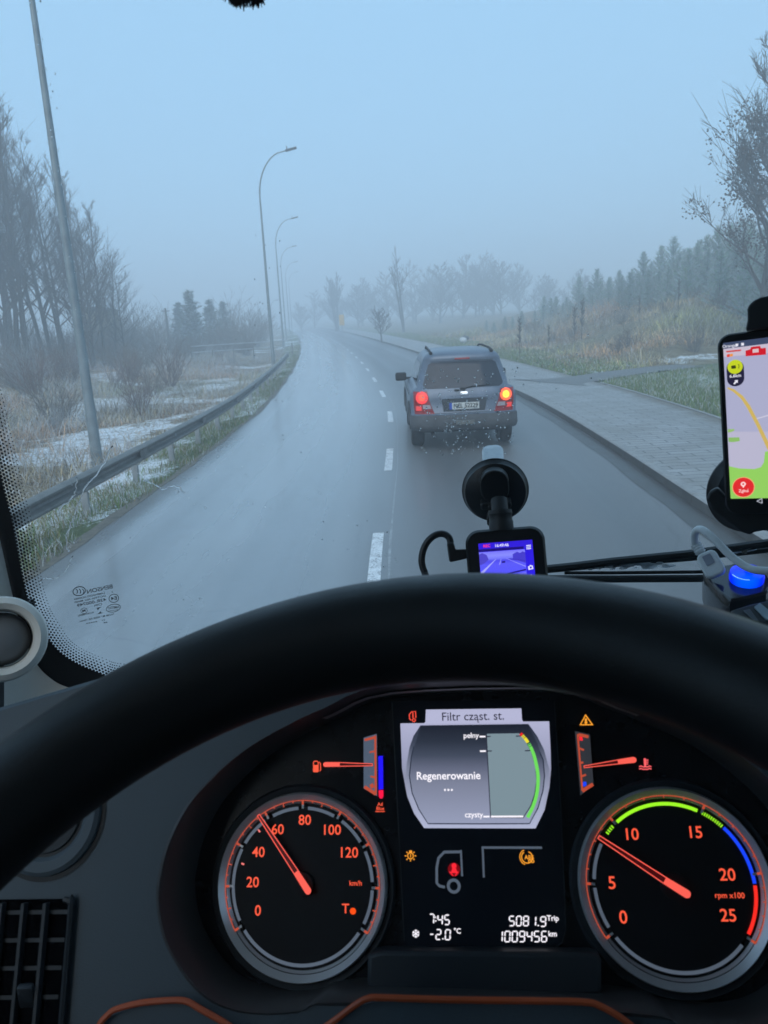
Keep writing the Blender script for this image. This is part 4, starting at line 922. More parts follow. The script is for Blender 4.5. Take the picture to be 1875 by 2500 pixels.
zones = [((1020, 900, 1260, 1110), 190), ((1080, 980, 1150, 1110), 60), ((80, 0, 280, 800), 60), ((620, 560, 690, 900), 22), ((1250, 740, 1700, 960), 60), ((300, 850, 760, 1250), 60), ((700, 1180, 1000, 1390), 20), ((100, 1150, 500, 1500), 40)]
for (x0, y0, x1, y1), n in zones:
    for k in range(n):
        if x1-x0 == 200: yy = gd.uniform(y0, y1); px = (80+yy*.146+gd.gauss(0, 10), yy)
        else: px = (gd.uniform(x0, x1), gd.uniform(y0, y1))
        drop(ib if gd.random() < .33 else wb, px, gd.uniform(.0004, .00105)*(1.25 if n == 190 else 1), st=gd.uniform(.8, 1.5))
KW = crop(0, 900, .38857)
for path in ([(700, 490), (620, 640), (520, 760), (475, 900), (435, 990), (415, 1110), (430, 1150)], [(455, 1185), (430, 1225), (390, 1290), (330, 1325), (260, 1318), (248, 1345)], [(480, 690), (470, 770), (430, 830), (350, 905)], [(900, 700), (950, 720), (1010, 750)], [(1010, 760), (1100, 740), (1160, 790)]):
    pts = []; pp = spl([np.array(p, float) for p in path], 6)
    for p in pp: a, z = ws_az(KW(p[0]+gd.uniform(-7, 7), p[1]+gd.uniform(-5, 5))); pts.append(WSP(a, z, -.0016))
    wb.tube(pts, [gd.uniform(.0004, .0012) for _ in pts], 5)
wb.build('rain_drops', WAT, WS, smooth=180, fix=False, kind='stuff'); ib.build('frost_specks', ICEM, WS, smooth=0, fix=False, kind='stuff')
# --- pillar trim round the glass edge, grab handle
def pil(k):
    p = oa2[k]; q = ia2[k]; o_ = (p-q)/np.linalg.norm(p-q)
    return [WSP(*(p-o_*.004), .004), WSP(*(p+o_*.004), .014), WSP(*(p+o_*.012), .022), WSP(*(p+o_*.035), .045), WSP(*(p+o_*.07), .075), WSP(*(p+o_*.12), .15), WSP(*(p+o_*.20), .22)]
K0 = next(i for i in range(len(oa2)) if oa2[i][0] > -.05)
pb = MB(); pb.grid([pil(k) for k in range(0, K0)]); pb.build('pillar_trim', BEIGE, truck)
hc = at_t(5, 1560, .78); hx = (EYE-hc)/np.linalg.norm(EYE-hc)
gh = MB().lathe([(.0285, .004), (.030, .014), (.0355, .018), (.041, .014), (.043, .004), (.043, -.03), (.0285, -.03)], hc, hx, 40).build('grab_handle', BEIGE, truck)
MB().lathe([(0, .014), (.010, .013), (.020, .009), (.026, .001), (.0272, -.012), (.0272, -.12)], hc-hx*.004, hx, 32).build('handle_grip', GRIP, gh)
MB().tube([hc-hx*.02+np.array([-.03, 0, .02]), hc-hx*.03+np.array([-.06, .02, .16]), hc-hx*.01+np.array([-.09, .02, .5])], .021, 14).build('handle_bar', GRIP, gh)
# --- steering wheel
wc = np.array([-.021, .1371, 2.1645]); wa, wbb, wr, WR_ = 1.1377, -.5052, .0252, .225
wn = np.array([math.sin(wbb)*math.cos(wa), -math.cos(wbb)*math.cos(wa), math.sin(wa)]); wu = np.cross([0, 0, 1.], wn); wu /= np.linalg.norm(wu); wv = np.cross(wn, wu)
sw = MB(); sw.tube([wc+WR_*(math.cos(a)*wu+math.sin(a)*wv) for a in np.linspace(0, 2*math.pi, 128, endpoint=False)], wr, 28, closed=True, flat=wn)
SWO = sw.build('steering_wheel', LEATH, truck, smooth=180, fix=False)
hub = MB().lathe([(0, -.075), (.035, -.075), (.055, -.085), (.06, -.10), (.055, -.125), (.04, -.15), (0, -.16)], wc, wn, 40); hub.build('hub', DASHD, SWO)
for an in (205, 335, 250, 290):
    a = R(an); d = math.cos(a)*wu+math.sin(a)*wv; MB().tube([wc+d*.04-wn*.10, wc+d*.14-wn*.06, wc+d*.215-wn*.005], [.018, .015, .012], 10).build('spoke', DASHD, SWO)
MB().tube([wc-wn*.15, wc-wn*.15+np.array([0, .10, -.8])], .04, 16).build('steering_column', DASHD, truck)
# --- dashboard face with the cluster opening
LO = [(940, 1676), (793, 1730), (708, 1770), (623, 1818), (567, 1860), (520, 1905), (465, 1970), (419, 2062), (396, 2158), (397, 2226), (414, 2294), (448, 2357), (493, 2413), (555, 2452), (640, 2468), (740, 2462), (850, 2440)]
lo = [CL.uv(p, DW) for p in LO]; MU = .0596
hole = lo+[np.array([2*MU-p[0], p[1]]) for p in lo[::-1]]
hole = [np.array(p) for p in spl(hole, 4, closed=True)]
hc2 = np.array([MU, -.02]); rect = (-.52, .95, -.42, .15); _e0, _e1 = CL.uv((0, 1735), DW), CL.uv((240, 1665), DW)
vt = lambda u: float(min(.15, _e0[1]+(u-_e0[0])*(_e1[1]-_e0[1])/(_e1[0]-_e0[0])))
def toward(p):
    d = p-hc2; ts = [((rect[1] if d[0] > 0 else rect[0])-hc2[0])/d[0] if abs(d[0]) > 1e-9 else 1e9, ((rect[3] if d[1] > 0 else rect[2])-hc2[1])/d[1] if abs(d[1]) > 1e-9 else 1e9]
    return hc2+d*min(ts)
outer = [toward(p) for p in hole]
cor = [np.array(c) for c in ((rect[0], rect[2]), (rect[1], rect[2]), (rect[1], rect[3]), (rect[0], rect[3]))]
for c in cor:
    i = min(range(len(outer)), key=lambda k: np.linalg.norm(outer[k]-c)); outer[i] = c
outer = [np.array([q[0], min(q[1], vt(q[0]))]) for q in outer]
rows = []
for p, q in zip(hole+hole[:1], outer+outer[:1]): rows.append([CL.P(*(p+(q-p)*f), DW) for f in (0.012, .1, .4, .7, 1)])
dm_ = MB(); dm_.grid(rows)
# top and front return of the dashboard
tl, tr_ = CL.P(rect[0], rect[3], DW), CL.P(rect[1], rect[3], DW)
US = [rect[0]+(rect[1]-rect[0])*f for f in np.linspace(0, 1, 48)]
dm_.grid([[CL.P(u, vt(u), DW) for u in US], [CL.P(u, vt(u)+.004, DW-.006) for u in US], [CL.P(u, vt(u)+.006, DW-.03) for u in US], [T(-.68+2.46*f, ws_b(-.68+2.46*f, 1.86)-.004, 1.70+.23*float(sst(.14, .32, f))) for f in np.linspace(0, 1, 48)]])
DO = dm_.build('dashboard', DASH, truck, smooth=40)
hb = MB(); hb.grid([[CL.P(*(p+(q-p)*.012), DW), CL.P(*(p+(q-p)*.004), DW+.002), CL.P(*p, DW-.001), CL.P(*(p+(hc2-p)*.012), DW-.02), CL.P(*(p+(hc2-p)*.03), -.004)] for p, q in zip(hole+hole[:1], outer+outer[:1])]); hb.build('cluster_hood', HOODM, truck, smooth=60)
REFLM = M('satin_reflection', (.6, .59, .57), .38, metal=.6, var=.05)  # added metal strip, stands in for the display's reflection under the hood
topa = sorted([p+(hc2-p)*.012 for p in hole if p[1] > .07 and -.06 < p[0] < .185], key=lambda p: p[0]); hb = MB(); hb.grid([[CL.P(p[0], p[1]-.0015, w_) for w_ in (.026, .018, .010)] for p in topa]); hb.build('hood_reflection_strip', REFLM, truck)
cb = MB(); CL.slab(cb, [p+(hc2-p)*.02 for p in hole], -.012, -.0015); CP = cb.build('instrument_panel', BLK, truck, smooth=0)
bl = MB(); CL.slab(bl, [CL.uv(p, .018) for p in [(897, 2330), (930, 2322), (1440, 2326), (1468, 2334), (1470, 2432), (1200, 2440), (895, 2430)]], -.001, .018); bl.build('lower_panel', DASHD, DO, bevel=.003)
# round cover and louvred vent on the dash face
sc_ = np.mean([CL.uv((267, 1960), DW), CL.uv((120, 1990), DW)], 0); c0 = CL.uv((116, 1985), DW); r_o = np.mean([np.linalg.norm(CL.uv(p, DW)-c0) for p in ((267, 1960), (256, 2021), (211, 2096), (151, 2129), (105, 2137))]); r_i = np.mean([np.linalg.norm(CL.uv(p, DW)-c0) for p in ((215, 1993), (193, 2036), (151, 2069), (115, 2076))])
def lat(prof): return MB().lathe(prof, CL.P(*c0, DW), CL.n, 64)
SPK = lat([(r_o+.001, .0006), (r_o-.003, .0006)]).build('speaker_cover', FRIT, DO, smooth=0)
lat([(r_o-.0025, .0004), (r_o-.003, .003), (r_o-.006, .0048), (r_i+.004, .0040), (r_i+.0008, .001)]).build('cover_ring', DASH, SPK)
lat([(r_i+.001, .0012), (r_i-.0012, .0010)]).build('cover_groove', FRIT, SPK, smooth=0)
lat([(r_i-.001, .0005), (r_i-.002, .003), (r_i*.5, .0045), (0, .005)]).build('cover_disc', DASHD, SPK)
KV = crop(0, 1900, .3014)
vq = [CL.uv(KV(*p), DW) for p in ((-260, 985), (540, 975), (575, 985), (592, 1005), (597, 1040), (512, 2060), (-330, 2060))]
vf = MB(); n_ = len(vq); CL.slab(vf, vq, .0005, .0022)
VO = vf.build('air_vent', M('vent_void', (.003, .003, .004), 1, spec=0), DO, smooth=0)
fr_ = MB(); pv = [CL.P(*p, DW+.0035) for p in spl(vq[1:6], 5)]; VO.data.transform(Matrix.Translation(Vector(CL.n*DW))); fr_.tube(pv, .0022, 6).build('vent_frame', DASHD, VO)
for xt, xb in ((-110, -230), (60, -45), (235, 135), (410, 315)):
    p, q = CL.uv(KV(xt, 1000), DW), CL.uv(KV(xb, 2060), DW); s_ = MB(); m_ = (q-p)/np.linalg.norm(q-p); pp = np.array([-m_[1], m_[0]])*.0012
    s_.add([CL.P(*(p-pp), DW+.0022), CL.P(*(p+pp), DW+.0022), CL.P(*(q+pp), DW+.0022), CL.P(*(q-pp), DW+.0022), CL.P(*(p-pp), DW+.008), CL.P(*(p+pp), DW+.008), CL.P(*(q+pp), DW+.008), CL.P(*(q-pp), DW+.008)], [(0, 1, 5, 4), (1, 2, 6, 5), (2, 3, 7, 6), (3, 0, 4, 7), (4, 5, 6, 7)]); s_.build('vent_slat', DASHD, VO, smooth=0)
for yy in (1080, 1305, 1530, 1765):
    p, q = CL.uv(KV(-150, yy+4), DW), CL.uv(KV(565-(yy-1080)*.11, yy-4), DW); s_ = MB(); CL.line(s_, p, q, .0028, DW+.003); s_.build('vent_louvre', DASHD, VO, smooth=0)
MB().box(tuple(CL.P(*CL.uv(KV(260, 1740), DW), DW+.006)), (.012, .006, .018), bev=.002).build('vent_slider', DASHD, VO)
# orange piping
PIPE = M('orange_piping', (.50, .085, .022), .45, var=.1); po = MB()
for L in ([(225, 2540), (244, 2500), (262, 2479), (283, 2464), (340, 2449), (397, 2443), (440, 2442), (462, 2447), (487, 2462), (550, 2498), (600, 2535)], [(745, 2540), (805, 2500), (870, 2452), (901, 2437), (935, 2436), (1105, 2441), (1332, 2444), (1430, 2447), (1462, 2455), (1502, 2476), (1536, 2500), (1580, 2540)]):
    pts = [np.array([*CL.uv(p, DW+.012), 0]) for p in L]; po.tube([CL.P(p[0], p[1], DW+.012) for p in spl(pts, 6)], .0021, 8)
po.build('orange_piping', PIPE, DO)
pk = MB(); CL.slab(pk, [CL.uv(p, DW+.008) for p in [(225, 2545), (262, 2484), (340, 2455), (440, 2449), (487, 2468), (600, 2545)]], DW+.0005, DW+.008); CL.slab(pk, [CL.uv(p, DW+.008) for p in [(745, 2545), (875, 2456), (935, 2442), (1430, 2453), (1500, 2480), (1590, 2550)]], DW+.0005, DW+.008); pk.build('knee_panel', DASH, DO, smooth=0)
# ------------------------------------------------------------------ gauges
def uvs(K, pts, w=0.0): return [CL.uv(K(*p), w) for p in pts]
def mk_needle(K, base, mid, tip, wb_, wm, wt, w, par, th=.0007):
    B, Mi, Tp = (CL.uv(K(*p), w) for p in (base, mid, tip)); d = (Tp-B)/np.linalg.norm(Tp-B); m_ = np.array([-d[1], d[0]])
    b = MB(); cap = [B+(math.cos(a)*-d+math.sin(a)*m_)*wb_/2 for a in np.linspace(math.pi/2, -math.pi/2, 9)]
    CL.flat(b, cap+[Mi-m_*wm/2, Mi+m_*wm/2][::1], w)
    for s_ in (-1, 1): CL.flat(b, [Mi+m_*s_*wm/2, Tp+m_*s_*wt/2, Tp+m_*s_*(wt/2-th), Mi+m_*s_*(wm/2-th)], w)
    CL.flat(b, [Tp-m_*wt/2, Tp+m_*wt/2, Tp+m_*wt/2-d*th, Tp-m_*wt/2-d*th], w)
    o = b.build('needle', EM('needle_red', srgb(255, 98, 84), 1.0), par, smooth=0, fix=False)
    i_ = MB(); CL.flat(i_, [Mi-m_*(wm/2), Tp-m_*wt/2, Tp+m_*wt/2, Mi+m_*wm/2], w-.0003); i_.build('needle_core', EM('needle_dark', srgb(70, 4, 6), .9), par, smooth=0, fix=False); return o
def gauge(name, c, Rg, ticks, K, nums, minors, segs, label):
    root = MB(); CL.ring(root, c, 0, Rg*.895, 0, 360, .0006); G = root.build(name, BLKM, truck, smooth=0); G['label'] = label
    b = MB(); CL.ring(b, c, Rg*.965, Rg*.995, 0, 360, -.0004, w1=.0018, n=120); CL.ring(b, c, Rg*1.003, Rg*1.075, 0, 360, .0022, w1=.0068, n=120); CL.ring(b, c, Rg*1.075, Rg*1.09, 0, 360, .0068, w1=.0050, n=120); CL.ring(b, c, Rg*1.09, Rg*1.10, 0, 360, .0050, w1=-.0005, n=120); b.build('bezel', SILV, G, smooth=30)
    b = MB(); CL.ring(b, c, Rg*.995, Rg*1.003, 0, 360, .0021, n=120); CL.ring(b, c, Rg*.925, Rg*.965, 0, 360, -.0006, n=120); b.build('dark_gap', FRIT, G, smooth=0)  # black scale line and black ring inside the bezel
    b = MB(); CL.ring(b, c, Rg*1.10, Rg*1.17, 0, 360, .0002, w1=.0030, n=96); CL.ring(b, c, Rg*1.17, Rg*1.20, 0, 360, .0030, w1=.0, n=96); b.build('outer_ring', DASHD, G, smooth=30)
    tb = MB(); ob = MB()
    for t in ticks:
        a = R(t); d = np.array([math.sin(a), math.cos(a)]); CL.line(tb, np.array(c)+d*Rg*.90, np.array(c)+d*Rg*.995, .0017, .0030); CL.line(ob, np.array(c)+d*Rg*.95, np.array(c)+d*Rg*1.0, .0017, .0033)
    for t, L in minors:
        a = R(t); d = np.array([math.sin(a), math.cos(a)]); CL.line(ob, np.array(c)+d*Rg*(1-L), np.array(c)+d*Rg*1.0, .0009, .0033)
    CL.ring(ob, c, Rg*.993, Rg*1.005, ticks[0], ticks[-1], .0032, n=120)
    tb.build('scale_bar', SILV, G, smooth=0); ob.build('scale_mark', ORD, G, smooth=0)
    for sname, mt, parts in segs:
        b = MB()
        for a0, a1 in parts: CL.ring(b, c, Rg*.885, Rg*.925, a0, a1, .0016, n=max(2, int(abs(a1-a0))))
        b.build(sname, mt, G, smooth=0)
    b = MB()
    for s_, x, y, h in nums:
        q = CL.uv(K(x, y), .0008); CL.text(b, s_, q, h*.88, .0008, bold=.010)
    b.build('numerals', ORG, G, smooth=0, fix=False)
    return G
LC, RC, RG = (-.0767, -.0188), (.196, -.0166), .0605
lt = [-122+30.5*k for k in range(9)]
lmin = [(-122+30.5*(k+f), .05 if f == .5 else .028) for k in range(8) for f in (.25, .5, .75)]
ring_l = [('inner_ring', GRYL, [(-118, -63), (-58, -34), (-26.5, -4), (4, 27), (34.5, 56.5), (64.5, 87.5), (93.5, 118.5), (126, 234)])]
SP = gauge('speedometer', LC, RG, lt, KL, [('0', 430, 1142, .0118), ('20', 388, 912, .0118), ('40', 435, 668, .0118), ('60', 590, 484, .0118), ('80', 810, 408, .0118), ('100', 1025, 488, .0118), ('120', 1163, 672, .0118), ('km/h', 1222, 918, .0056), ('T', 1140, 1126, .0105)], lmin, ring_l, 'round speedometer dial numbered 0 to 120')
b = MB(); q = CL.uv(KL(1200, 1143), .001); CL.ring(b, q, 0, .0023, 0, 360, .001, n=24); b.build('indicator_dot', EM('glow_dot', srgb(255, 80, 10)), SP, smooth=0)
b = MB()
for x, y in ((440, 492), (308, 760)): q = CL.uv(KL(x, y), .0018); d = (q-np.array(LC))/np.linalg.norm(q-np.array(LC)); CL.line(b, q-d*.0012, q+d*.0012, .0012, .0019)
b.build('speed_marker', EM('glow_pink', srgb(255, 130, 125)), SP, smooth=0)
b = MB().lathe([(.0095, 0), (.009, .0035), (0, .004)], CL.P(*LC), CL.n, 32); b.build('needle_hub', BLKM, SP)
mk_needle(KL, (835, 978), (738, 825), (432, 362), .0052, .0046, .0026, .0062, SP)
rt = [-124.2, -89.1, -41.2, 27.2, 81.4, 125.4]
rmin = [(rt[i]+(rt[i+1]-rt[i])*f/5, .028) for i in range(1, 5) for f in (1, 2, 3, 4)]
def pol(K, x, y, c=RC): q = CL.uv(K(x, y), .0016)-np.array(c); return math.degrees(math.atan2(q[0], q[1]))
g0, g1, g2, g3, g4 = pol(KR, 380, 535), pol(KR, 436, 476), pol(KR, 455, 445), pol(KR, 1072, 375), pol(KR, 1105, 395)
g5, bl1, rd0, rd1 = pol(KR, 1262, 500), pol(KR, 1477, 922), pol(KR, 1485, 935), pol(KR, 1432, 1285)
def dash_(a, b_, n): L = (b_-a)/n; return [(a+L*k, a+L*(k+.55)) for k in range(n)]
segs = [('inner_ring', GRYL, [(-120, -92), (-86, -60), (132, 232)]), ('green_arc', GRNG, dash_(g0, g1, 4)+[(g2, g3)]+dash_(g4, g5, 10)), ('blue_arc', BLUG, [(g5+.6, bl1)]), ('red_arc', EM('glow_arc_red', srgb(255, 45, 35)), [(rd0, rd1)])]
TA = gauge('tachometer', RC, RG, rt, KR, [('0', 487, 1197, .0135), ('5', 396, 918, .0135), ('10', 550, 524, .0128), ('15', 1066, 508, .0128), ('20', 1330, 852, .0128), ('25', 1338, 1182, .0128), ('rpm x100', 1348, 1017, .0058)], rmin, segs, 'round rev counter dial with green, blue and red arcs')
MB().lathe([(.0095, 0), (.009, .0035), (0, .004)], CL.P(*RC), CL.n, 32).build('needle_hub', BLKM, TA)
mk_needle(KR, (1000, 1003), (822, 893), (284, 540), .0056, .0050, .0030, .0062, TA)
# fuel and temperature gauges
PNL = M('gauge_window', (.16, .19, .24), .5, emit=srgb(92, 106, 128), es=.55); PNL2 = M('gauge_window_dark', (.1, .1, .11), .5, emit=srgb(62, 64, 70), es=.5)
def small(name, K, panel, mt, strokes, lab):
    b = MB(); CL.flat(b, uvs(K, panel), .0006); o = b.build(name, mt, truck, smooth=0); o['label'] = lab
    b = MB()
    for p, q, wd in strokes: CL.line(b, CL.uv(K(*p)), CL.uv(K(*q)), wd, .001)
    b.build('scale_mark', ORD, o, smooth=0); return o
FU = small('fuel_gauge', KF, [(1090, 598), (1330, 525), (1336, 1650), (1093, 1512)], PNL, [((1302, 560), (1312, 1620), .0016), ((1110, 640), (1300, 590), .0019), ((1200, 860), (1300, 840), .0013), ((1215, 1292), (1310, 1315), .0013), ((1110, 1480), (1312, 1612), .0024), ((1225, 1430), (1262, 1500), .0030)], 'small fuel gauge beside the speedometer')
b = MB(); CL.flat(b, uvs(KF, [(1357, 930), (1440, 922), (1447, 1520), (1362, 1530)]), .001); b.build('additive_bar', BLUD, FU, smooth=0)
b = MB(); CL.flat(b, uvs(KF, [(1362, 1545), (1447, 1535), (1450, 1640), (1430, 1690), (1390, 1692), (1366, 1650)]), .001); b.build('additive_low_bar', EM('glow_crimson', srgb(255, 15, 70)), FU, smooth=0)
b = MB(); CL.text(b, 'Ad', CL.uv(KF(1390, 1795)), .0036, .001, .014); CL.text(b, 'Blue', CL.uv(KF(1390, 1872)), .0036, .001, .014); CL.pline(b, uvs(KF, [(1305, 1928), (1325, 1918), (1347, 1930), (1369, 1918), (1391, 1930), (1413, 1918), (1435, 1930), (1457, 1918), (1472, 1926)]), .0006, .001); b.build('additive_lettering', ORG, FU, smooth=0, fix=False)
def rrect(K, x0, y0, x1, y1, r_):
    return [(x+r_*math.cos(R(a)), y+r_*math.sin(R(a))) for (x, y, a0) in ((x1-r_, y1-r_, 0), (x0+r_, y1-r_, 90), (x0+r_, y0+r_, 180), (x1-r_, y0+r_, 270)) for a in range(a0, a0+91, 30)]
b = MB(); CL.flat(b, uvs(KF, rrect(KF, 185, 1088, 285, 1218, 22)), .001); pr = uvs(KF, [(192, 1095), (192, 1040), (205, 1022), (262, 1022), (276, 1040), (276, 1095)]); CL.pline(b, pr, .0007, .001); CL.pline(b, uvs(KF, [(292, 1030), (318, 1065), (320, 1180), (300, 1200)]), .0007, .001); b.build('pump_symbol', ORG, FU, smooth=0)
mk_needle(KF, (400, 1080), (660, 1078), (1255, 1085), .0036, .0034, .0020, .003, FU, th=.0006)
TE = small('temperature_gauge', KT, [(148, 540), (383, 595), (440, 1380), (235, 1545)], PNL2, [((192, 590), (265, 1470), .0013), ((205, 596), (360, 632), .0022), ((215, 808), (290, 838), .0014), ((232, 1035), (282, 1030), .0014), ((258, 1245), (322, 1220), .0014), ((262, 1475), (430, 1368), .0024)], 'small temperature gauge beside the rev counter')
b = MB(); CL.flat(b, uvs(KT, [(215, 625), (265, 632), (272, 690), (222, 690)]), .0012); b.build('hot_mark', REDG, TE, smooth=0)
b = MB(); CL.flat(b, uvs(KT, [(278, 1330), (325, 1330), (330, 1385), (290, 1408), (272, 1385)]), .0012); b.build('cold_mark', BLUG, TE, smooth=0)
b = MB(); CL.line(b, CL.uv(KT(1235, 965)), CL.uv(KT(1243, 1100)), .0015, .001)
for y in (995, 1025, 1055): CL.line(b, CL.uv(KT(1245, y)), CL.uv(KT(1290, y-3)), .0008, .001)
for y in (1093, 1130): CL.pline(b, uvs(KT, [(1148, y+4), (1180, y-8), (1210, y+8), (1245, y+4), (1278, y+8), (1308, y-8), (1340, y+4)]), .0008, .001)
b.build('coolant_symbol', EM('glow_rose', srgb(255, 100, 105)), TE, smooth=0)
mk_needle(KT, (1065, 990), (820, 1022), (288, 1100), .0042, .0034, .0018, .003, TE, th=.0006)
# ------------------------------------------------------------------ central display
b = MB(); CL.slab(b, [CL.uv(p, .002) for p in [(955, 1712), (1352, 1708), (1364, 1900), (1381, 2270), (1372, 2300), (1345, 2318), (1000, 2322), (985, 2300), (970, 2000)]], 0, .002); ID = b.build('information_display', M('display_glass', (.012, .015, .022), .22, var=.05), truck, smooth=0); ID['label'] = 'lit central display between the two round dials'
for L in ([(957, 1716), (972, 2000), (987, 2298)], [(1353, 1712), (1366, 1900), (1382, 2268), (1372, 2302), (1345, 2320)]): b = MB(); CL.pline(b, [CL.uv(p, .0024) for p in L], .0008, .0024); b.build('display_edge', DASHD, ID, smooth=0)
def grad_panel(name, pts, stops, w, K=KD_, par=None):
    ys_ = sorted(set([p[1] for p in pts]+list(np.linspace(min(p[1] for p in pts), max(p[1] for p in pts), 30)))); rows = []; vals = []
    for y in ys_:
        xs = []
        for (x0, y0), (x1, y1) in zip(pts, pts[1:]+pts[:1]):
            if (y0-y)*(y1-y) <= 1e-9 and abs(y1-y0) > 1e-9: xs.append(x0+(x1-x0)*(y-y0)/(y1-y0))
        if len(xs) < 2: continue
        rows.append([CL.P(*CL.uv(K(x, y), w), w) for x in np.linspace(min(xs), max(xs), 6)]); vals += [y]*6
    b = MB(); b.grid(rows); o = b.build(name, VC(name+'_glow', emission=True), par, smooth=0, fix=False)
    yy = [s_[0] for s_ in stops]; C_ = np.array([srgb(*s_[1]) for s_ in stops]); col = np.stack([np.interp(vals, yy, C_[:, k]) for k in range(3)]+[np.ones(len(vals))], 1).astype(np.float32)
    o.data.color_attributes.new('Col', 'FLOAT_COLOR', 'POINT').data.foreach_set('color', col.ravel()); return o
W0 = .0025
PN = grad_panel('screen', [(135, 238), (345, 236), (1215, 222), (1445, 220), (1458, 480), (1462, 640), (1448, 800), (1405, 1000), (1325, 1163), (345, 1160), (255, 1030), (195, 880), (150, 640)], [(220, (176, 178, 208)), (600, (150, 154, 182)), (700, (140, 144, 168)), (1160, (176, 182, 210))], W0, par=ID)
b = MB(); CL.flat(b, uvs(KD_, [(343, 240), (356, 222), (360, 117), (1200, 106), (1206, 205), (1220, 228)], W0), W0+.0001); b.build('title_tab', EM('screen_lilac', srgb(180, 182, 212)), PN, smooth=0)
grad_panel('dial_band', [(312, 256), (1262, 243), (1340, 350), (1400, 470), (1445, 640), (1430, 800), (1385, 960), (1300, 1130), (1275, 1150), (390, 1150), (300, 1050), (225, 890), (185, 720), (190, 600), (215, 450), (250, 350)], [(243, (40, 46, 62)), (420, (62, 70, 88)), (620, (120, 126, 148)), (900, (160, 166, 192)), (1160, (172, 178, 206))], W0+.0004, par=PN)
grad_panel('dial_field', [(318, 262), (1255, 250), (1345, 420), (1390, 560), (1402, 700), (1388, 830), (1345, 985), (1272, 1118), (380, 1118), (300, 995), (240, 850), (216, 700), (232, 540), (270, 400)], [(250, (28, 33, 46)), (400, (44, 51, 66)), (520, (66, 74, 92)), (640, (100, 106, 128)), (760, (124, 130, 152)), (1118, (150, 157, 184))], W0+.0008, par=PN)
b = MB(); CL.pline(b, uvs(KD_, [(255, 440), (232, 540), (216, 700), (240, 850), (300, 995), (380, 1120), (825, 1122), (1272, 1120), (1345, 985), (1390, 830), (1404, 700), (1392, 560), (1362, 490)], W0), .0008, W0+.0011); b.build('dial_outline', EM('screen_line', srgb(36, 46, 66), .8), PN, smooth=0)
b = MB(); CL.flat(b, uvs(KD_, [(895, 330), (1180, 326), (1230, 385), (1285, 490), (1322, 620), (1330, 740), (1312, 860), (1280, 960), (1220, 1060), (930, 1062)], W0), W0+.0013); b.build('bar_window', EM('screen_teal', srgb(124, 144, 154)), PN, smooth=0)
b = MB(); CL.pline(b, uvs(KD_, [(893, 326), (930, 1066), (1218, 1066), (1285, 960), (1318, 860), (1336, 740), (1326, 620)], W0), .0007, W0+.0015)
for p, q in (((898, 356), (932, 354)), ((1152, 352), (1195, 350)), ((905, 482), (942, 481)), ((1232, 479), (1280, 477))): CL.line(b, CL.uv(KD_(*p)), CL.uv(KD_(*q)), .0008, W0+.0015)
CL.text(b, 'Filtr cząst. st.', CL.uv(KD_(775, 180)), .0092, W0+.0015, .004, sx=1.0); b.build('dark_lettering', EM('screen_ink', srgb(38, 36, 58), .9), PN, smooth=0, fix=False)
b = MB()
for p, q in (((835, 356), (886, 355)), ((838, 483), (890, 482)), ((868, 1056), (922, 1055)), ((935, 1055), (1216, 1054))): CL.line(b, CL.uv(KD_(*p)), CL.uv(KD_(*q)), .0012, W0+.0016)
CL.text(b, 'Regenerowanie', CL.uv(KD_(560, 700)), .0080, W0+.0016, .014, sx=.99); CL.text(b, 'pełny', CL.uv(KD_(762, 347)), .0056, W0+.0016, .012); CL.text(b, 'czysty', CL.uv(KD_(784, 1040)), .0056, W0+.0016, .012)
for x in (532, 562, 592): CL.ring(b, CL.uv(KD_(x, 822)), 0, .0008, 0, 360, W0+.0016, n=10)
b.build('white_lettering', WHT, PN, smooth=0, fix=False)
arc = [np.array(p, float) for p in spl([np.array(p, float) for p in [(1192, 328), (1240, 380), (1288, 460), (1322, 560), (1346, 700), (1338, 840), (1305, 960), (1255, 1065)]], 16)]
def arcseg(a, b_): n = len(arc)-1; return uvs(KD_, [tuple(arc[int(round(t))]) for t in np.linspace(a*n, b_*n, max(2, int((b_-a)*n)))], W0)
for nm, mt, L, wd in (('red_zone', EM('screen_red', srgb(240, 40, 36)), [(.0, .055)], .0046), ('yellow_zone', EM('screen_yellow', srgb(240, 225, 50)), [(.065, .082), (.092, .108), (.118, .2)], .0044), ('green_zone', EM('screen_green', srgb(112, 222, 92)), [(.212, .224), (.236, .25), (.262, 1.0)], .0046)):
    b = MB()
    for a0, a1 in L: CL.pline(b, arcseg(a0, a1), wd*.54, W0+.0018)
    b.build(nm, mt, PN, smooth=0)
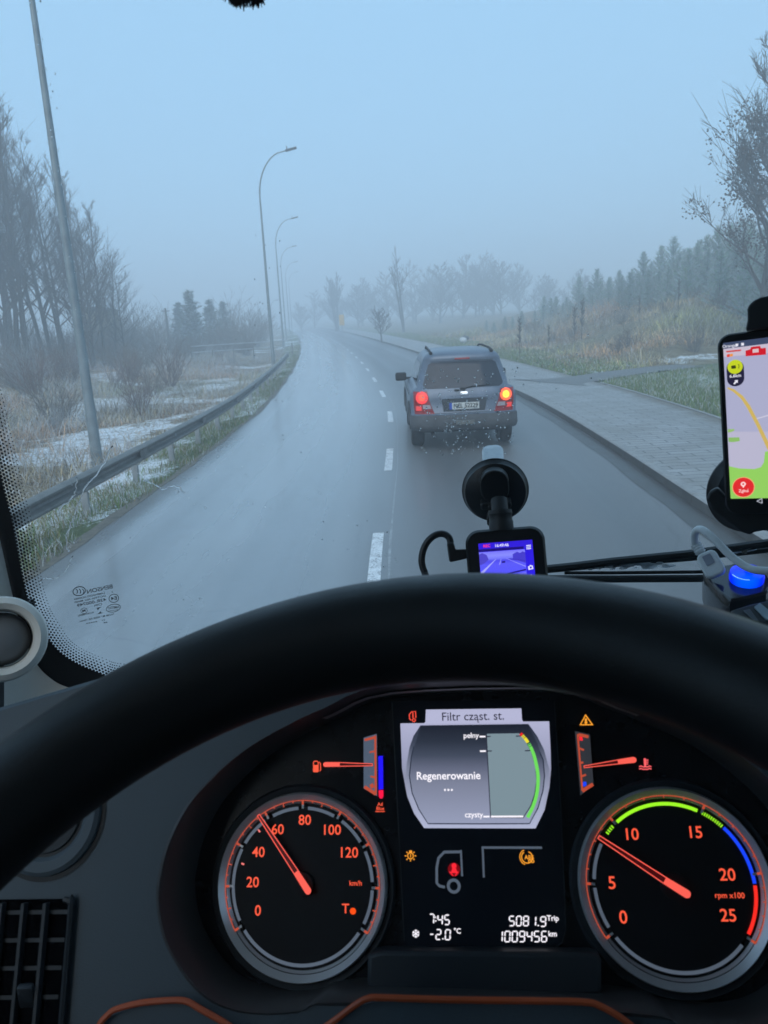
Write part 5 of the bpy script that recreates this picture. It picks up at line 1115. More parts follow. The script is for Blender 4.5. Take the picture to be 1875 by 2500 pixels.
# symbols, clock, odometer
def seg7(b, s_, x0, y0, dx, wch, h, th, K, w, shear=.04):
    SEG = {'0': 'abcdef', '1': 'bc', '2': 'abged', '3': 'abgcd', '4': 'fgbc', '5': 'afgcd', '6': 'afgedc', '7': 'abcf', '8': 'abcdefg', '9': 'abcdfg', '-': 'g', '7x': 'abc'}
    x = x0
    for ch in s_:
        if ch in '.:':
            for yy in ((h-th/2,) if ch == '.' else (h*.33, h*.72)): CL.flat(b, uvs(K, [(x-th*.5, y0+yy-th/2), (x+th*.5, y0+yy-th/2), (x+th*.5, y0+yy+th/2), (x-th*.5, y0+yy+th/2)], w), w)
            x += dx*.22; continue
        if ch == ' ': x += dx*.5; continue
        def bar(ax, ay, bx, by):
            d = np.array([bx-ax, by-ay]); L = np.linalg.norm(d); d = d/L; m_ = np.array([-d[1], d[0]])*th/2; a_ = np.array([ax, ay])+d*1.5; b2 = np.array([bx, by])-d*1.5; e = d*th/2
            f = lambda p: (x+p[0]+shear*(h-p[1]), y0+p[1])
            CL.flat(b, uvs(K, [f(p) for p in (a_, a_+e+m_, b2-e+m_, b2, b2-e-m_, a_+e-m_)], w), w)
        q = {'a': (0, 0, wch, 0), 'b': (wch, 0, wch, h/2), 'c': (wch, h/2, wch, h), 'd': (0, h, wch, h), 'e': (0, h/2, 0, h), 'f': (0, 0, 0, h/2), 'g': (0, h/2, wch, h/2)}
        for k in (SEG[ch] if ch != '7' else 'abc'): bar(*q[k])
        x += dx
W1 = .0026
b = MB(); seg7(b, '7', 372, 732, 58, 38, 80, 11, KI, W1); seg7(b, ':', 428, 732, 58, 38, 80, 11, KI, W1); seg7(b, '45', 444, 740, 58, 38, 80, 11, KI, W1)
seg7(b, '-', 376, 860, 0, 34, 84, 11, KI, W1); seg7(b, '2', 430, 862, 0, 38, 84, 11, KI, W1); seg7(b, '.', 489, 862, 0, 38, 84, 11, KI, W1); seg7(b, '0', 508, 864, 0, 40, 84, 11, KI, W1)
CL.text(b, '°C', CL.uv(KI(610, 876), W1), .0048, W1, .02)
for k in range(6):
    a = R(60*k); c = np.array([260, 897.]); e = c+np.array([math.sin(a)*30, math.cos(a)*34]); CL.line(b, CL.uv(KI(*c), W1), CL.uv(KI(*e), W1), .0006, W1)
    for s_ in (-1, 1): m_ = c+(e-c)*.6; f = m_+np.array([math.sin(a+s_*.9)*13, math.cos(a+s_*.9)*14]); CL.line(b, CL.uv(KI(*m_), W1), CL.uv(KI(*f), W1), .0006, W1)
b.build('clock_and_temperature', WHT, ID, smooth=0, fix=False)
b = MB(); seg7(b, '508', 1048, 750, 60, 40, 80, 11, KI, W1); seg7(b, '1', 1230, 752, 60, 40, 80, 11, KI, W1); seg7(b, '.', 1293, 754, 0, 40, 80, 11, KI, W1); seg7(b, '9', 1312, 755, 0, 42, 80, 11, KI, W1)
seg7(b, '1', 948, 876, 60, 40, 86, 11, KI, W1); seg7(b, '009456', 1010, 877, 62, 42, 88, 11, KI, W1)
CL.text(b, 'Trip', CL.uv(KI(1416, 768), W1), .0049, W1, .02); CL.text(b, 'km', CL.uv(KI(1414, 900), W1), .0050, W1, .02); b.build('odometer', WHT, ID, smooth=0, fix=False)
b = MB(); CL.pline(b, uvs(KI, [(505, 504), (460, 495), (437, 470), (436, 340), (452, 258), (500, 208), (642, 206)], W1), .0019, W1); CL.pline(b, uvs(KI, [(640, 192), (651, 412)], W1), .0014, W1); CL.ring(b, CL.uv(KI(580, 495), W1), .0030, .0051, 0, 360, W1, n=40); CL.pline(b, uvs(KI, [(834, 422), (824, 165)], W1), .0015, W1); CL.pline(b, uvs(KI, [(815, 170), (1325, 171)], W1), .0016, W1); b.build('vehicle_outline', GRYL, ID, smooth=0)
b = MB(); CL.ring(b, CL.uv(KI(215, 240), W1), .0018, .0025, 0, 360, W1, n=24); CL.line(b, CL.uv(KI(204, 203), W1), CL.uv(KI(228, 203), W1), .0014, W1); CL.line(b, CL.uv(KI(216, 222), W1), CL.uv(KI(216, 255), W1), .0006, W1)
for k in range(8):
    a = R(45*k); c = np.array([215, 240.])
    if k == 4: continue
    CL.line(b, CL.uv(KI(*(c+np.array([math.sin(a), math.cos(a)])*34)), W1), CL.uv(KI(*(c+np.array([math.sin(a), math.cos(a)])*48)), W1), .0007, W1)
b.build('bulb_warning', AMB, ID, smooth=0)
b = MB(); CL.ring(b, CL.uv(KI(1198, 252), W1), .0036, .0043, 20, 330, W1, n=40); CL.ring(b, CL.uv(KI(1198, 252), W1), .0049, .0055, 200, 340, W1, n=24); CL.text(b, 'ABS', CL.uv(KI(1216, 254), W1), .0040, W1+.0002, .02)
for x in (1222, 1246): CL.ring(b, CL.uv(KI(x, 285), W1), .0006, .0012, 0, 360, W1, n=16)
b.build('brake_warning', AMB, ID, smooth=0, fix=False)
b = MB(); CL.ring(b, CL.uv(KI(582, 325), W1), 0, .0019, 0, 360, W1, n=20); CL.flat(b, uvs(KI, [(566, 345), (600, 345), (612, 385), (556, 385)], W1), W1); CL.pline(b, uvs(KI, [(545, 372), (575, 410)], W1), .0008, W1); CL.pline(b, uvs(KI, [(618, 372), (592, 410)], W1), .0008, W1); b.build('seat_belt_warning', REDG, ID, smooth=0)
b = MB(); CL.ring(b, CL.uv(KI(582, 355), W1-.0002), 0, .0046, 0, 360, W1-.0003, n=32); b.build('warning_halo', REDD, ID, smooth=0)
b = MB(); CL.pline(b, uvs(KD_, [(232, 210), (217, 200), (214, 160), (232, 138), (268, 132), (272, 190)], W1), .0008, W1); CL.ring(b, CL.uv(KD_(254, 210), W1), .0008, .0015, 0, 360, W1, n=20); CL.text(b, 'i', CL.uv(KD_(246, 168), W1), .0062, W1, .03); b.build('truck_information_symbol', EM('glow_info', srgb(255, 84, 66)), ID, smooth=0, fix=False)
tri = lambda k: uvs(KT, [(317+(p[0]-317)*k, 390+(p[1]-390)*k) for p in [(315, 278), (220, 452), (438, 450)]])
b = MB(); A_, B2 = tri(1.0), tri(.72)
for i in range(3): j = (i+1) % 3; CL.flat(b, [A_[i], A_[j], B2[j], B2[i]], .001)
CL.line(b, CL.uv(KT(319, 345)), CL.uv(KT(320, 388)), .0016, .001); CL.ring(b, CL.uv(KT(321, 410)), 0, .0011, 0, 360, .001, n=10); b.build('warning_triangle', AMB, CP, smooth=0)

# ================================================================== THINGS IN THE CAB
PLA = M('black_plastic', (.010, .011, .013), .38, var=.15, bmp=.15, bscale=1500, bdist=.0003); PLM = M('black_plastic_matt', (.014, .015, .017), .55, var=.15, bmp=.2, bscale=1500, bdist=.0003)
def look_frame(O, roll=0.0, tilt=(0, 0)):
    O = np.array(O); n = EYE-O; n /= np.linalg.norm(n); n = n+RT*tilt[0]+UP*tilt[1]; n /= np.linalg.norm(n); u = np.cross([0, 0, 1.], n); u /= np.linalg.norm(u); v = np.cross(n, u)
    c, s_ = math.cos(R(roll)), math.sin(R(roll)); return PF(O, u*c+v*s_, -u*s_+v*c, n)
def rpoly(x0, x1, y0, y1, r_, n=6):
    return [np.array([x+r_*math.cos(R(a)), y+r_*math.sin(R(a))]) for (x, y, a0) in ((x1-r_, y1-r_, 0), (x0+r_, y1-r_, 90), (x0+r_, y0+r_, 180), (x1-r_, y0+r_, 270)) for a in np.linspace(a0, a0+90, n)]
# dash camera
CTAB = bpy.data.materials.new('clear_tab'); CTAB.use_nodes = True; _t = CTAB.node_tree; _t.nodes.remove(_t.nodes['Principled BSDF'])
_a = N(_t, 'ShaderNodeBsdfTransparent'); _d = N(_t, 'ShaderNodeBsdfTranslucent'); _d.inputs[0].default_value = (.85, .88, .9, 1); _m = N(_t, 'ShaderNodeMixShader'); _m.inputs[0].default_value = .6
_t.links.new(_a.outputs[0], _m.inputs[1]); _t.links.new(_d.outputs[0], _m.inputs[2]); _t.links.new(_m.outputs[0], _t.nodes['Material Output'].inputs['Surface'])
D6 = crop(1000, 1060, .22905)
wsn = -TF*.995+np.array([0, 0, .0]); cp = ws_hit((1209, 1195)); zc = np.array([0, 0, 1.0]); nrm = np.cross(WSP(.3, 2.3)-WSP(.2, 2.3), WSP(.2, 2.4)-WSP(.2, 2.3)); nrm /= np.linalg.norm(nrm); nrm = nrm if nrm@TF < 0 else -nrm
dc = empty('dash_camera', tuple(cp), label='small black dash camera with glowing violet screen hanging from a suction cup on the windscreen', cat='dash camera')
RC_ = 80/FPX*np.linalg.norm(cp-EYE)*1.0
sc = MB().lathe([(RC_, .0010), (RC_*1.0, .003), (RC_*.96, .0045), (RC_*.90, .012), (RC_*.6, .018), (RC_*.3, .020), (0, .020)], cp, nrm, 56); SU = sc.build('suction_cup', PLA, dc)
FRC = PF(cp+nrm*.02, *(lambda u: (u, np.cross(nrm, u)))(np.cross([0, 0, 1.], nrm)/np.linalg.norm(np.cross([0, 0, 1.], nrm))), nrm)
_c, _s = math.cos(R(3)), math.sin(R(3)); FRC.u, FRC.v = FRC.u*_c+FRC.v*_s, -FRC.u*_s+FRC.v*_c
tb_ = MB(); FRC.slab(tb_, rpoly(-.0125, .0125, .028, .056, .008), -.019, -.0175)
for k in range(7): FRC.slab(tb_, rpoly(-.0105, .0105, .0415+.0017*k, .0424+.0017*k, .0003, 2), -.0175, -.0168)
tb_.build('release_tab', CTAB, SU)
lv = MB(); FRC.slab(lv, [p*np.array([1, 1]) for p in rpoly(-.0165, .0165, -.006, .034, .0155)], -.004, .013); FRC.slab(lv, rpoly(-.018, .018, -.012, -.004, .003), -.004, .017); lv.build('lock_lever', PLA, SU, bevel=.0015)
hg = MB(); FRC.slab(hg, rpoly(-.0095, .0095, -.022, -.006, .002), -.004, .020); FRC.slab(hg, rpoly(-.0115, .0115, -.030, -.019, .003), .004, .024); hg.build('hinge', PLM, dc, bevel=.0012)
bcen = D6(1035, 1330); bo = at_t(*bcen, .775); BF = look_frame(bo, roll=4.2)
def buv(x, y, w=0.0): return BF.uv(D6(x, y), w)
xl = buv(600, 1250)[0]; xr = buv(1455, 1250)[0]; yt = buv(1010, 1000)[1]; hgt_b = .072
NK = BF.P((buv(970, 900)[0]), yt+.004, -.008)
MB().tube([NK-BF.v*.006, NK+BF.v*.003, NK+BF.v*.004, NK+BF.v*.010, NK+BF.v*.011, NK+BF.v*.015], [.0125, .0125, .0118, .0118, .0125, .0118], 24).tube([NK+BF.v*.012, NK+BF.v*.026-BF.n*.006], [.0085, .0085], 16).build('neck', PLM, dc)
bb = MB(); P0 = rpoly(xl, xr, yt-hgt_b, yt, .014, 7); P1 = rpoly(xl+.0022, xr-.0022, yt-hgt_b+.002, yt-.0022, .0125, 7)
rows = [[BF.P(*p, w) for p in P_]+[BF.P(*P_[0], w)] for P_, w in ((P1, -.026), (P0, -.022), (P0, -.003), (P1, 0.0))]; bb.grid(rows); bb.add(rows[-1][:-1], [tuple(range(len(P1)))]); bb.add(rows[0][:-1], [tuple(range(len(P1)))[::-1]]); CB = bb.build('camera_body', PLA, dc, smooth=30)
# screen picture: what the camera sees, in violet tones
s0, s1 = buv(735, 1165), buv(1340, 1480); sx0, sx1, sy1 = buv(742, 1300)[0], buv(1322, 1300)[0], buv(1010, 1146)[1]; SWd = sx1-sx0; SHt = SWd*.68
Q = lambda fx, fy: np.array([sx0+SWd*fx, sy1-SHt*fy])
def vpanel(fr, name, rows_, w, par):
    b = MB(); b.grid([[fr.P(*Q(fx, fy), w) for fx in fxs] for fy, fxs, _ in rows_]); o = b.build(name, VC(name+'_glow', emission=True), par, smooth=0, fix=False)
    col = np.array([(*srgb(*c), 1) for _, fxs, c in rows_ for _ in fxs], np.float32); o.data.color_attributes.new('Col', 'FLOAT_COLOR', 'POINT').data.foreach_set('color', col.ravel()); return o
fx_ = [0, .5, 1]
SC = vpanel(BF, 'screen', [(0, fx_, (50, 30, 215)), (.30, fx_, (48, 30, 225)), (1, fx_, (46, 32, 230))], .0004, CB)
fx2 = [0, .2, .45, .65, .85]
vpanel(BF, 'road_view', [(.245, fx2, (120, 118, 250)), (.36, fx2, (138, 142, 255)), (.44, fx2, (118, 122, 250)), (.5, fx2, (80, 76, 238)), (.6, fx2, (92, 92, 250)), (1, fx2, (84, 84, 255))], .0007, SC)
def patch2(name, cols, w):
    for nm, pts, c in cols:
        b = MB(); BF.flat(b, [Q(*p) for p in pts], w); b.build(nm, EM('cam_'+nm, srgb(*c)), SC, smooth=0, fix=False)
patch2('', [('dark_strip', [(0, .165), (.83, .165), (.83, .235), (0, .235)], (28, 12, 120)), ('tree_mass', [(0, .30), (.06, .27), (.14, .33), (.17, .46), (.08, .56), (0, .6)], (78, 70, 200)), ('verge_mass', [(.62, .36), (.7, .30), (.76, .34), (.80, .30), (.85, .33), (.85, .62), (.74, .56), (.62, .48)], (70, 62, 205)), ('hedge', [(.55, .46), (.84, .54), (.84, .58), (.56, .49)], (60, 50, 190))], .0010)
patch2('', [('lane_line', [(0, .80), (.30, .46), (.312, .46), (.03, .86)], (165, 168, 255)), ('centre_line', [(.40, .46), (.405, .46), (.37, .62), (.355, .62)], (170, 172, 255)), ('kerb_line', [(.48, .45), (.49, .45), (.84, .70), (.84, .73)], (150, 152, 255)), ('car_ahead', [(.41, .53), (.47, .525), (.475, .575), (.41, .58)], (38, 24, 140)), ('wiper_shape', [(.32, .96), (.5, .86), (.84, .78), (.84, .82), (.5, .90), (.38, .98)], (30, 18, 130)), ('bonnet', [(.36, 1), (.5, .93), (.84, .86), (.84, 1)], (112, 112, 255))], .0013)
b = MB(); q = Q(.155, .085); BF.text(b, 'REC', q, .0040, .0012, .02); b.build('recording_sign', EM('cam_red', srgb(255, 60, 110)), SC, smooth=0, fix=False)
b = MB(); BF.text(b, '16:49:46', Q(.43, .095), .0042, .0012, .02); BF.flat(b, [Q(*p) for p in ((.88, .50+.22), (.97, .70), (.975, .80), (.885, .82))], .0012); BF.flat(b, [Q(*p) for p in ((.91, .69), (.945, .685), (.945, .72), (.91, .725))], .0012)
for k in range(3): BF.flat(b, [Q(.88, .14+.045*k), Q(.965, .135+.045*k), Q(.965, .16+.045*k), Q(.88, .165+.045*k)], .0012)
BF.flat(b, [Q(.925, .93), Q(.95, .975), Q(.90, .975)], .0012); b.build('screen_icons', EM('cam_white', srgb(225, 225, 255)), SC, smooth=0, fix=False)
b = MB(); BF.ring(b, Q(.93, .755), 0, .0011, 0, 360, .0014, n=14); b.build('icon_lens', EM('cam_blue', srgb(40, 20, 220)), SC, smooth=0)
# its power lead
pc = empty('camera_lead', tuple(at_t(*D6(430, 1260), .78)), label='black power lead with angled plug looping from the side of the dash camera', cat='cable')
pg = MB(); BF.slab(pg, [buv(*p) for p in [(388, 1162), (462, 1150), (482, 1228), (600, 1222), (608, 1325), (425, 1366), (415, 1345)]], -.016, -.006); pg.build('angled_plug', PLA, pc, bevel=.0015)
ld = [BF.P(*buv(x, y), -.011) for x, y in [(428, 1160), (415, 1105), (370, 1066), (310, 1058), (240, 1085), (175, 1150), (132, 1240), (116, 1340), (128, 1420), (150, 1480), (170, 1580)]]
e_ = ld[-1]; ld += [e_+np.array([.0, .02, -.04]), e_+np.array([.02, .03, -.10]), e_+np.array([.05, .04, -.18])]
MB().tube(spl(ld, 8), .0036, 12).build('cord', PLA, pc)

# phone in its holder
K7 = crop(1655, 700, .28026); PO = at_t(1850, 1050, .62); HF = look_frame(PO, roll=6.2, tilt=(0.0, -.02))
def huv(x, y, w=0.0): return HF.uv(K7(x, y), w)
hx0 = np.mean([huv(335, 600)[0], huv(400, 1300)[0], huv(460, 1850)[0]])-.0015; ht = huv(480, 405)[1]; hb_ = huv(640, 1985)[1]; HW = .0745
ph = empty('phone', tuple(PO), label='black smartphone showing a pale navigation map, clamped in a windscreen holder', cat='phone')
b = MB(); P0 = rpoly(hx0, hx0+HW, hb_, ht, .010, 7); P1 = rpoly(hx0+.0012, hx0+HW-.0012, hb_+.0012, ht-.0012, .009, 7)
rows = [[HF.P(*p, w) for p in P_]+[HF.P(*P_[0], w)] for P_, w in ((P1, -.009), (P0, -.007), (P0, -.0015), (P1, 0.0))]; b.grid(rows); b.add(rows[-1][:-1], [tuple(range(len(P1)))]); b.add(rows[0][:-1], [tuple(range(len(P1)))[::-1]]); PB = b.build('phone_body', PLA, ph, smooth=30)
px0 = np.mean([huv(368, 545)[0], huv(430, 1300)[0], huv(490, 1825)[0]]); pt = huv(370, 500)[1]; pbt = huv(490, 1830)[1]; PWd = hx0+HW-.004-px0; PH = pt-pbt
def hq(x, y):                                                      # crop coordinates -> flat screen coordinates, straightened to the panel
    fy = (y-(500-.115*(x-365)))/(1330.0); xl_ = 365+125*fy; return np.array([px0+(x-xl_)*(huv(700, 1200)[0]-huv(450, 1200)[0])/250, pt-PH*fy])
def hpoly(b, pts, w): return HF.flat(b, [np.array([min(max(p[0], px0), px0+PWd), p[1]]) for p in (hq(*q) for q in pts)], w)
def hscr(nm, pts, c, w):
    b = MB(); hpoly(b, pts, w); b.build(nm, EM('map_'+nm, srgb(*c)), SCR, smooth=0, fix=False)
b = MB(); HF.flat(b, [(px0, pbt), (px0+PWd, pbt), (px0+PWd, pt), (px0, pt)], .0003); SCR = b.build('map_screen', EM('map_ground', srgb(170, 172, 202)), PB, smooth=0)
hscr('lower_field', [(440, 1250), (1300, 1210), (1300, 1700), (470, 1600)], (184, 182, 206), .0005)
hscr('status_bar', [(360, 495), (1300, 385), (1300, 440), (365, 545)], (62, 74, 104), .0006); hscr('banner', [(366, 546), (1300, 440), (1300, 530), (372, 612)], (198, 188, 206), .0006)
hscr('banner_red', [(565, 560), (605, 548), (612, 528), (690, 520), (697, 540), (738, 535), (743, 592), (568, 606)], (206, 28, 44), .0009); hscr('banner_window', [(625, 548), (676, 542), (680, 572), (628, 578)], (216, 190, 196), .0011)
hscr('banner_rule', [(395, 561), (525, 549), (527, 562), (397, 575)], (205, 70, 70), .0009); hscr('banner_spot', [(402, 592), (428, 586), (430, 612), (404, 612)], (226, 60, 40), .0009); hscr('banner_spot_amber', [(430, 587), (456, 584), (456, 606), (432, 610)], (236, 150, 60), .0010)
hscr('ad_text', [(762, 528), (1300, 470), (1300, 500), (765, 560)], (150, 146, 176), .0009)
hscr('yellow_route', [(420, 880), (470, 905), (545, 965), (600, 1040), (690, 1190), (790, 1380), (860, 1500), (900, 1500), (830, 1380), (720, 1180), (625, 1020), (560, 940), (480, 885), (425, 868)], (205, 178, 96), .0008)
hscr('side_road', [(680, 1128), (1300, 950), (1300, 962), (682, 1136)], (206, 204, 222), .0008)
hscr('small_park', [(438, 1228), (495, 1224), (500, 1236), (470, 1252), (441, 1256)], (148, 190, 110), .0008); hscr('garden', [(448, 1300), (545, 1294), (550, 1325), (500, 1336), (452, 1338)], (138, 186, 104), .0008)
hscr('park', [(465, 1548), (560, 1562), (690, 1560), (745, 1540), (768, 1500), (775, 1405), (1300, 1340), (1300, 1760), (490, 1830)], (146, 206, 96), .0008)
b = MB()
def hcirc(b, x, y, r_, w, r0=0, sy=1.0): HF.ring(b, hq(x, y), r0*.0001, r_*.0001, 0, 360, w, n=32)
cpx = hq(480, 695); 
b = MB(); HF.flat(b, rpoly(cpx[0]-.0064, cpx[0]+.0064, hq(490, 860)[1], hq(480, 640)[1], .0062), .0012); b.build('camera_alert', EM('map_dark', srgb(36, 34, 62), .9), SCR, smooth=0)
b = MB(); HF.ring(b, cpx, 0, .0056, 0, 360, .0014, n=32); b.build('alert_disc', EM('map_lime', srgb(196, 210, 36)), SCR, smooth=0)
b = MB(); HF.flat(b, rpoly(cpx[0]-.0028, cpx[0]+.0006, cpx[1]-.0014, cpx[1]+.0012, .0004, 2), .0016); HF.ring(b, cpx+np.array([.0003, 0]), .0024, .0029, 50, 130, .0016, n=12); b.build('alert_camera_icon', EM('map_olive', srgb(60, 66, 20)), SCR, smooth=0)
b = MB(); HF.text(b, '6.6km', hq(486, 772), .0035, .0015, .014); q = hq(492, 824); HF.line(b, q+np.array([-.0014, -.0014]), q+np.array([.0006, .0006]), .0012, .0015); HF.flat(b, [q+np.array(p) for p in ((.0016, .0016), (-.0010, .0014), (.0014, -.0010))], .0015)
HF.text(b, 'Orange', hq(422, 520), .0034, .0012, .006); HF.flat(b, [hq(476, 502), hq(500, 500), hq(498, 522), hq(480, 526)], .0012); HF.flat(b, [hq(524, 496), hq(548, 493), hq(550, 515), hq(526, 518)], .0012); b.build('white_lettering', EM('map_white', srgb(232, 232, 245)), SCR, smooth=0, fix=False)
rc_ = hq(600, 1722); b = MB(); HF.ring(b, rc_, .0078, .0084, 0, 360, .0011, n=40); b.build('button_rim', EM('map_peach', srgb(240, 170, 120)), SCR, smooth=0)
b = MB(); HF.ring(b, rc_, 0, .0078, 0, 360, .0012, n=40); b.build('report_button', EM('map_red', srgb(224, 42, 46)), SCR, smooth=0)
b = MB(); HF.ring(b, rc_+np.array([0, .0026]), .0008, .0019, 0, 360, .0015, n=20); HF.flat(b, [rc_+np.array(p) for p in ((-.0013, .0016), (.0013, .0016), (0, -.0006))], .0015); HF.text(b, 'Zgłoś', rc_+np.array([0, -.0030]), .0034, .0015, .012); b.build('button_lettering', EM('map_pinkwhite', srgb(255, 215, 215)), SCR, smooth=0, fix=False)
b = MB(); q = huv(712, 1866); A_ = [q+np.array(p)*.0001 for p in ((-20, 0), (17, 19), (17, -19))]
for i in range(3): HF.line(b, A_[i], A_[(i+1) % 3], .0005, .0003)
b.build('back_key', EM('map_key', srgb(190, 195, 210)), PB, smooth=0)
# holder
HO = ws_hit((1838, 1195)); hd_ = empty('phone_holder', tuple(HO), label='black suction phone holder on the windscreen gripping the smartphone', cat='phone holder'); rh = .052
MB().lathe([(rh, .001), (rh, .004), (rh*.95, .007), (rh*.85, .015), (rh*.5, .022), (rh*.3, .026), (0, .026)], HO, nrm, 56).build('suction_cup', PLA, hd_)
bp_ = HF.P(hx0+HW*.5, (ht+hb_)*.5-.03, -.012); MB().tube([HO+nrm*.02, HO*.5+bp_*.5, bp_], [.022, .018, .016], 20).build('arm', PLM, hd_)
b = MB(); HF.slab(b, rpoly(hx0+.012, hx0+HW-.012, (ht+hb_)/2-.045, (ht+hb_)/2+.035, .008), -.020, -.0095); b.build('back_plate', PLM, hd_, bevel=.002)
tx_ = huv(700, 250)[0]; b = MB(); HF.slab(b, [huv(*p, -.004) for p in [(590, 385), (608, 300), (606, 205), (622, 165), (670, 125), (730, 98), (790, 90), (900, 95), (900, 360)]], -.010, .0035); b.build('top_clamp', PLM, hd_, bevel=.0015)
b = MB(); HF.slab(b, [huv(*p, -.004) for p in [(470, 1930), (900, 1880), (900, 2150), (700, 2130), (625, 2172), (560, 2150), (480, 2085), (300, 1960), (240, 1860), (270, 1790), (340, 1755), (420, 1840)]], -.024, -.0098); b.build('bottom_clamp', PLM, hd_, bevel=.002)

# charger on the dashboard with a white lead
K8 = crop(1500, 1250, .22604); CO = at_t(*K8(1330, 760), .72); ch = empty('usb_charger', tuple(CO), label='glossy black charger with a glowing blue lamp on the dashboard edge', cat='charger')
nf = np.array([-.10, -.22, .97]); nf /= np.linalg.norm(nf); uf = TR-nf*(TR@nf); uf /= np.linalg.norm(uf); CFm = PF(CO, uf, np.cross(nf, uf), nf)
def cuv(x, y, w=0.0): return CFm.uv(K8(x, y), w)
GLS = M('charger_gloss', (.03, .03, .036), .12, var=.1, spec=.7); topf = [cuv(*p) for p in [(965, 622), (1085, 590), (1300, 548), (1420, 560), (1640, 640), (1720, 760), (1640, 870), (1320, 945), (1255, 950), (1150, 870), (985, 690)]]
b = MB(); cen = np.mean(topf, 0); P1 = [cen+(p-cen)*.93 for p in topf]; rows = [[CFm.P(*p, w) for p in P_]+[CFm.P(*P_[0], w)] for P_, w in ((topf, -.035), ([cen+(p-cen)*1.03 for p in topf], -.012), (topf, -.002), (P1, 0.0))]; b.grid(rows); b.add(rows[-1][:-1], [tuple(range(len(P1)))]); b.add(rows[0][:-1], [tuple(range(len(P1)))[::-1]]); CHB = b.build('charger_body', GLS, ch, smooth=35)
lc = CFm.P(*cuv(1430, 690, .004), 0.0); LED = MB().lathe([(.0150, -.002), (.0155, .004), (.0145, .0085), (.010, .0108), (0, .0115)], lc, nf, 40)
def led_mat():
    m_, t, bs = nodes('blue_lamp'); bs.inputs['Base Color'].default_value = (.0, .01, .3, 1); bs.inputs['Roughness'].default_value = .15; co = obj_co(t)
    f = N(t, 'ShaderNodeLayerWeight'); f.inputs[0].default_value = .35; c = ramp(t, f.outputs['Facing'], [(0.0, (.0, .10, 1)), (.35, (.0, .02, .85)), (.75, (.0, .005, .5)), (1, (.0, .0, .25))])
    t.links.new(c, bs.inputs['Emission Color']); bs.inputs['Emission Strength'].default_value = 1.15; return m_
LO_ = LED.build('blue_lamp', led_mat(), CHB)
b = MB(); CFm.ring(b, cuv(1430, 690, .004), .0138, .0146, 185, 255, .0088, n=24); b.build('painted_glint', EM('glint_glow', (.35, .75, 1), 1.2), LO_, smooth=0)  # glowing arc painted on as the highlight of the lamp dome
b = MB(); st_ = CFm.P(*cuv(1430, 900), -.03); b.tube([CO-nf*.02, CO-nf*.06], .016, 20); b.box(tuple(CO-nf*.055+TR*.02), (.09, .05, .045), Matrix.Rotation(-YAW, 3, 'Z'), bev=.008); b.build('mount_foot', PLM, ch)
b = MB(); fl = PF(at_t(*K8(1600, 1120), .66), CFm.u, CFm.v, CFm.n); fuv = lambda x, y: fl.uv(K8(x, y))
wd_ = empty('dash_switch_block', tuple(fl.O), label='dark block with a pale square key below the glowing charger', cat='switch'); fl.slab(b := MB(), [fuv(*p) for p in [(1250, 1060), (1480, 990), (1900, 900), (1900, 1330), (1640, 1205), (1300, 1130)]], -.02, 0); b.build('block', PLM, wd_, bevel=.002)
b = MB(); fl.slab(b, [fuv(*p) for p in [(1508, 1040), (1570, 998), (1720, 1120), (1720, 1180), (1640, 1180)]], 0, .002); b.build('key', M('pale_key', (.26, .32, .36), .4), wd_, bevel=.0006)
b = MB(); fl.slab(b, [fuv(*p) for p in [(1390, 1075), (1460, 1060), (1560, 1190), (1500, 1185)]], 0, .0015); b.build('side_key', M('dim_key', (.07, .075, .085), .4), wd_, bevel=.0006)
cbk = empty('charging_cable', tuple(at_t(*K8(1000, 520), .73)), label='white charging cable arching from its plug over the blue lit charger', cat='cable'); CWH = M('white_cable', (.78, .80, .80), .45, var=.06)
pa, pz = at_t(*K8(1085, 640), .725), at_t(*K8(975, 440), .735); 
PLG = PF(pz, *(lambda d: (d, ))((pa-pz)/np.linalg.norm(pa-pz)), np.zeros(3), np.zeros(3)) if False else None
ax_ = (pa-pz)/np.linalg.norm(pa-pz); sd_ = np.cross(ax_, (EYE-pz)/np.linalg.norm(EYE-pz)); sd_ /= np.linalg.norm(sd_); nn_ = np.cross(sd_, ax_); QF = PF(pz, sd_, ax_, nn_ if nn_@(EYE-pz) > 0 else -nn_)
b = MB(); QF.slab(b, rpoly(-.0095, .0095, 0, .026, .006), -.004, .004); b.build('plug', CWH, cbk, bevel=.002)
b = MB(); QF.slab(b, rpoly(-.004, .004, .004, .014, .001), .004, .0047); b.build('plug_mark', M('plug_recess', (.32, .34, .40), .5), cbk)
p0_, p1_ = at_t(*K8(935, 445), .738), at_t(*K8(875, 345), .745); b = MB().tube([p0_+(p1_-p0_)*t for t in np.linspace(0, 1, 9)], [.0052 if k % 2 else .0040 for k in range(9)], 14); b.build('strain_relief', CWH, cbk)
pts = [(872, 350), (866, 290), (870, 230), (905, 190), (960, 198), (1030, 250), (1120, 335), (1220, 440), (1320, 525), (1420, 590), (1520, 625), (1660, 638), (1800, 640)]
MB().tube([at_t(*K8(p[0], p[1]), .745-.075*i/60) for i, p in enumerate(spl([np.array(p, float) for p in pts], 5))], .0036, 14).build('cord', CWH, cbk)
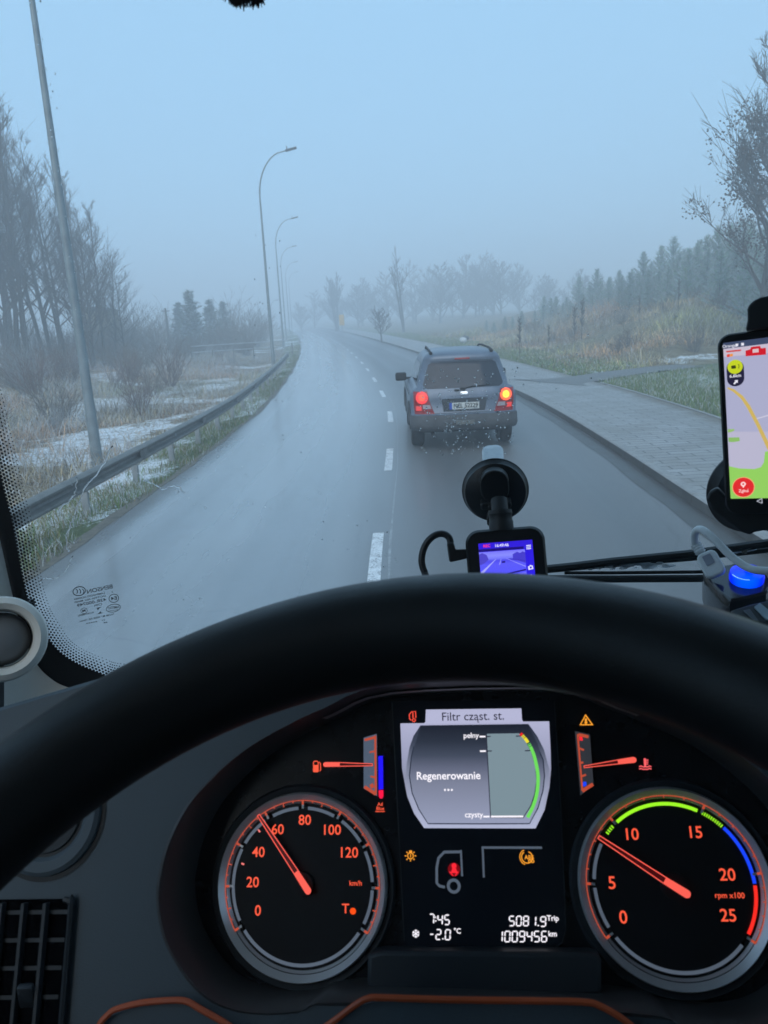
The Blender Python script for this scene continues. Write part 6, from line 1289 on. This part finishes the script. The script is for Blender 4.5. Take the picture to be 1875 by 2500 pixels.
# hanging fringe at the top
tp = at_t(598, -14, .50); tf = empty('hanging_fringe', tuple(tp), label='dark ragged fringe hanging at the very top above the road', cat='fringe'); FRG = M('dark_thread', (.018, .014, .022), .9, var=.3)
b = MB(); gq = random.Random(3)
for k in range(150):
    fx = gq.uniform(-1, 1); fy = gq.uniform(-.3, .3); t0 = tp+RT*fx*.0125+TF*fy*.012; L = (.0080-.004*abs(fx)**2)*gq.uniform(.6, 1.15); b.tube([t0+np.array([0, 0, .012]), t0, t0+np.array([gq.uniform(-.002, .002), 0, -L])], [.0007, .0007, .0003], 4)
b.build('threads', FRG, tf, smooth=0, fix=False); MB().tube([tp+np.array([0, 0, .005]), tp+np.array([.004, .02, .25]), tp+np.array([.01, .05, 3.08-tp[2]])], .0016, 6).build('hanging_cord', FRG, tf)
ICE = bpy.data.materials.new('wiper_ice'); ICE.use_nodes = True; _t = ICE.node_tree; _b = _t.nodes['Principled BSDF']; _b.inputs['Base Color'].default_value = (.85, .88, .92, 1); _b.inputs['Roughness'].default_value = .35
_d = N(_t, 'ShaderNodeBsdfTranslucent'); _d.inputs[0].default_value = (.85, .89, .93, 1); _m = N(_t, 'ShaderNodeMixShader'); _m.inputs[0].default_value = .65
_t.links.new(_b.outputs[0], _m.inputs[1]); _t.links.new(_d.outputs[0], _m.inputs[2]); _t.links.new(_m.outputs[0], _t.nodes['Material Output'].inputs['Surface'])
ICOH = [f for f in ICO[1] if sum(ICO[0][i].y for i in f) < 0]
# wiper lying outside the windscreen
WIP = M('wiper_black', (.012, .013, .015), .5, var=.2); wp = lambda x, y, o: WSP(*ws_az((x, y)), -o)
b = MB(); b.tube([wp(x, y, .022) for x, y in ((1290, 1408), (1400, 1397), (1500, 1385), (1694, 1366), (1900, 1338))], .0055, 8).tube([wp(x, y, .03) for x, y in ((1320, 1413), (1420, 1404), (1560, 1392), (1700, 1381), (1900, 1360))], .0040, 8)
WPO = b.build('wiper', WIP, truck)
b = MB(); b.tube([wp(x, y, .012) for x, y in ((1290, 1420), (1400, 1421), (1500, 1421.5), (1704, 1420.5), (1900, 1418))], .0048, 8).tube([wp(x, y, .016) for x, y in ((1380, 1409), (1500, 1409), (1704, 1407), (1900, 1400))], .0022, 8); b.build('wiper_arm', WIP, WPO)
b = MB(); b.tube([wp(x, y, .02) for x, y in ((1828, 1362), (1832, 1352), (1845, 1346), (1900, 1338))], .0032, 8).build('wiper_bracket', GALVD, WPO)
b = MB(); gq = random.Random(6)
for k in range(64):
    x = 1420+gq.random()**.8*240; s_ = math.exp(-((x-1535)/75)**2)+.35*math.exp(-((x-1620)/45)**2); y = 1404-(x-1500)*.035-gq.uniform(-2, 13)*s_; r_ = gq.uniform(.0012, .0036)*(.5+s_*.7); c = wp(x, y, .027); b.add([c+np.array([v.x*r_*2.0, v.y*r_, v.z*r_*.9])*gq.uniform(.8, 1.2) for v in ICO[0]], ICOH)
b.build('ice_crust', ICE, WPO, smooth=0); b = MB()
for k in range(50):
    x = 1800+gq.random()*60; c = wp(x, 1362-(x-1800)*.1+gq.uniform(-6, 4), .027); r_ = gq.uniform(.001, .0026); b.add([c+np.array([v.x*r_*1.8, v.y*r_, v.z*r_]) for v in ICO[0]], ICOH)
b.build('ice_crust', ICE, WPO, smooth=0)
haze()
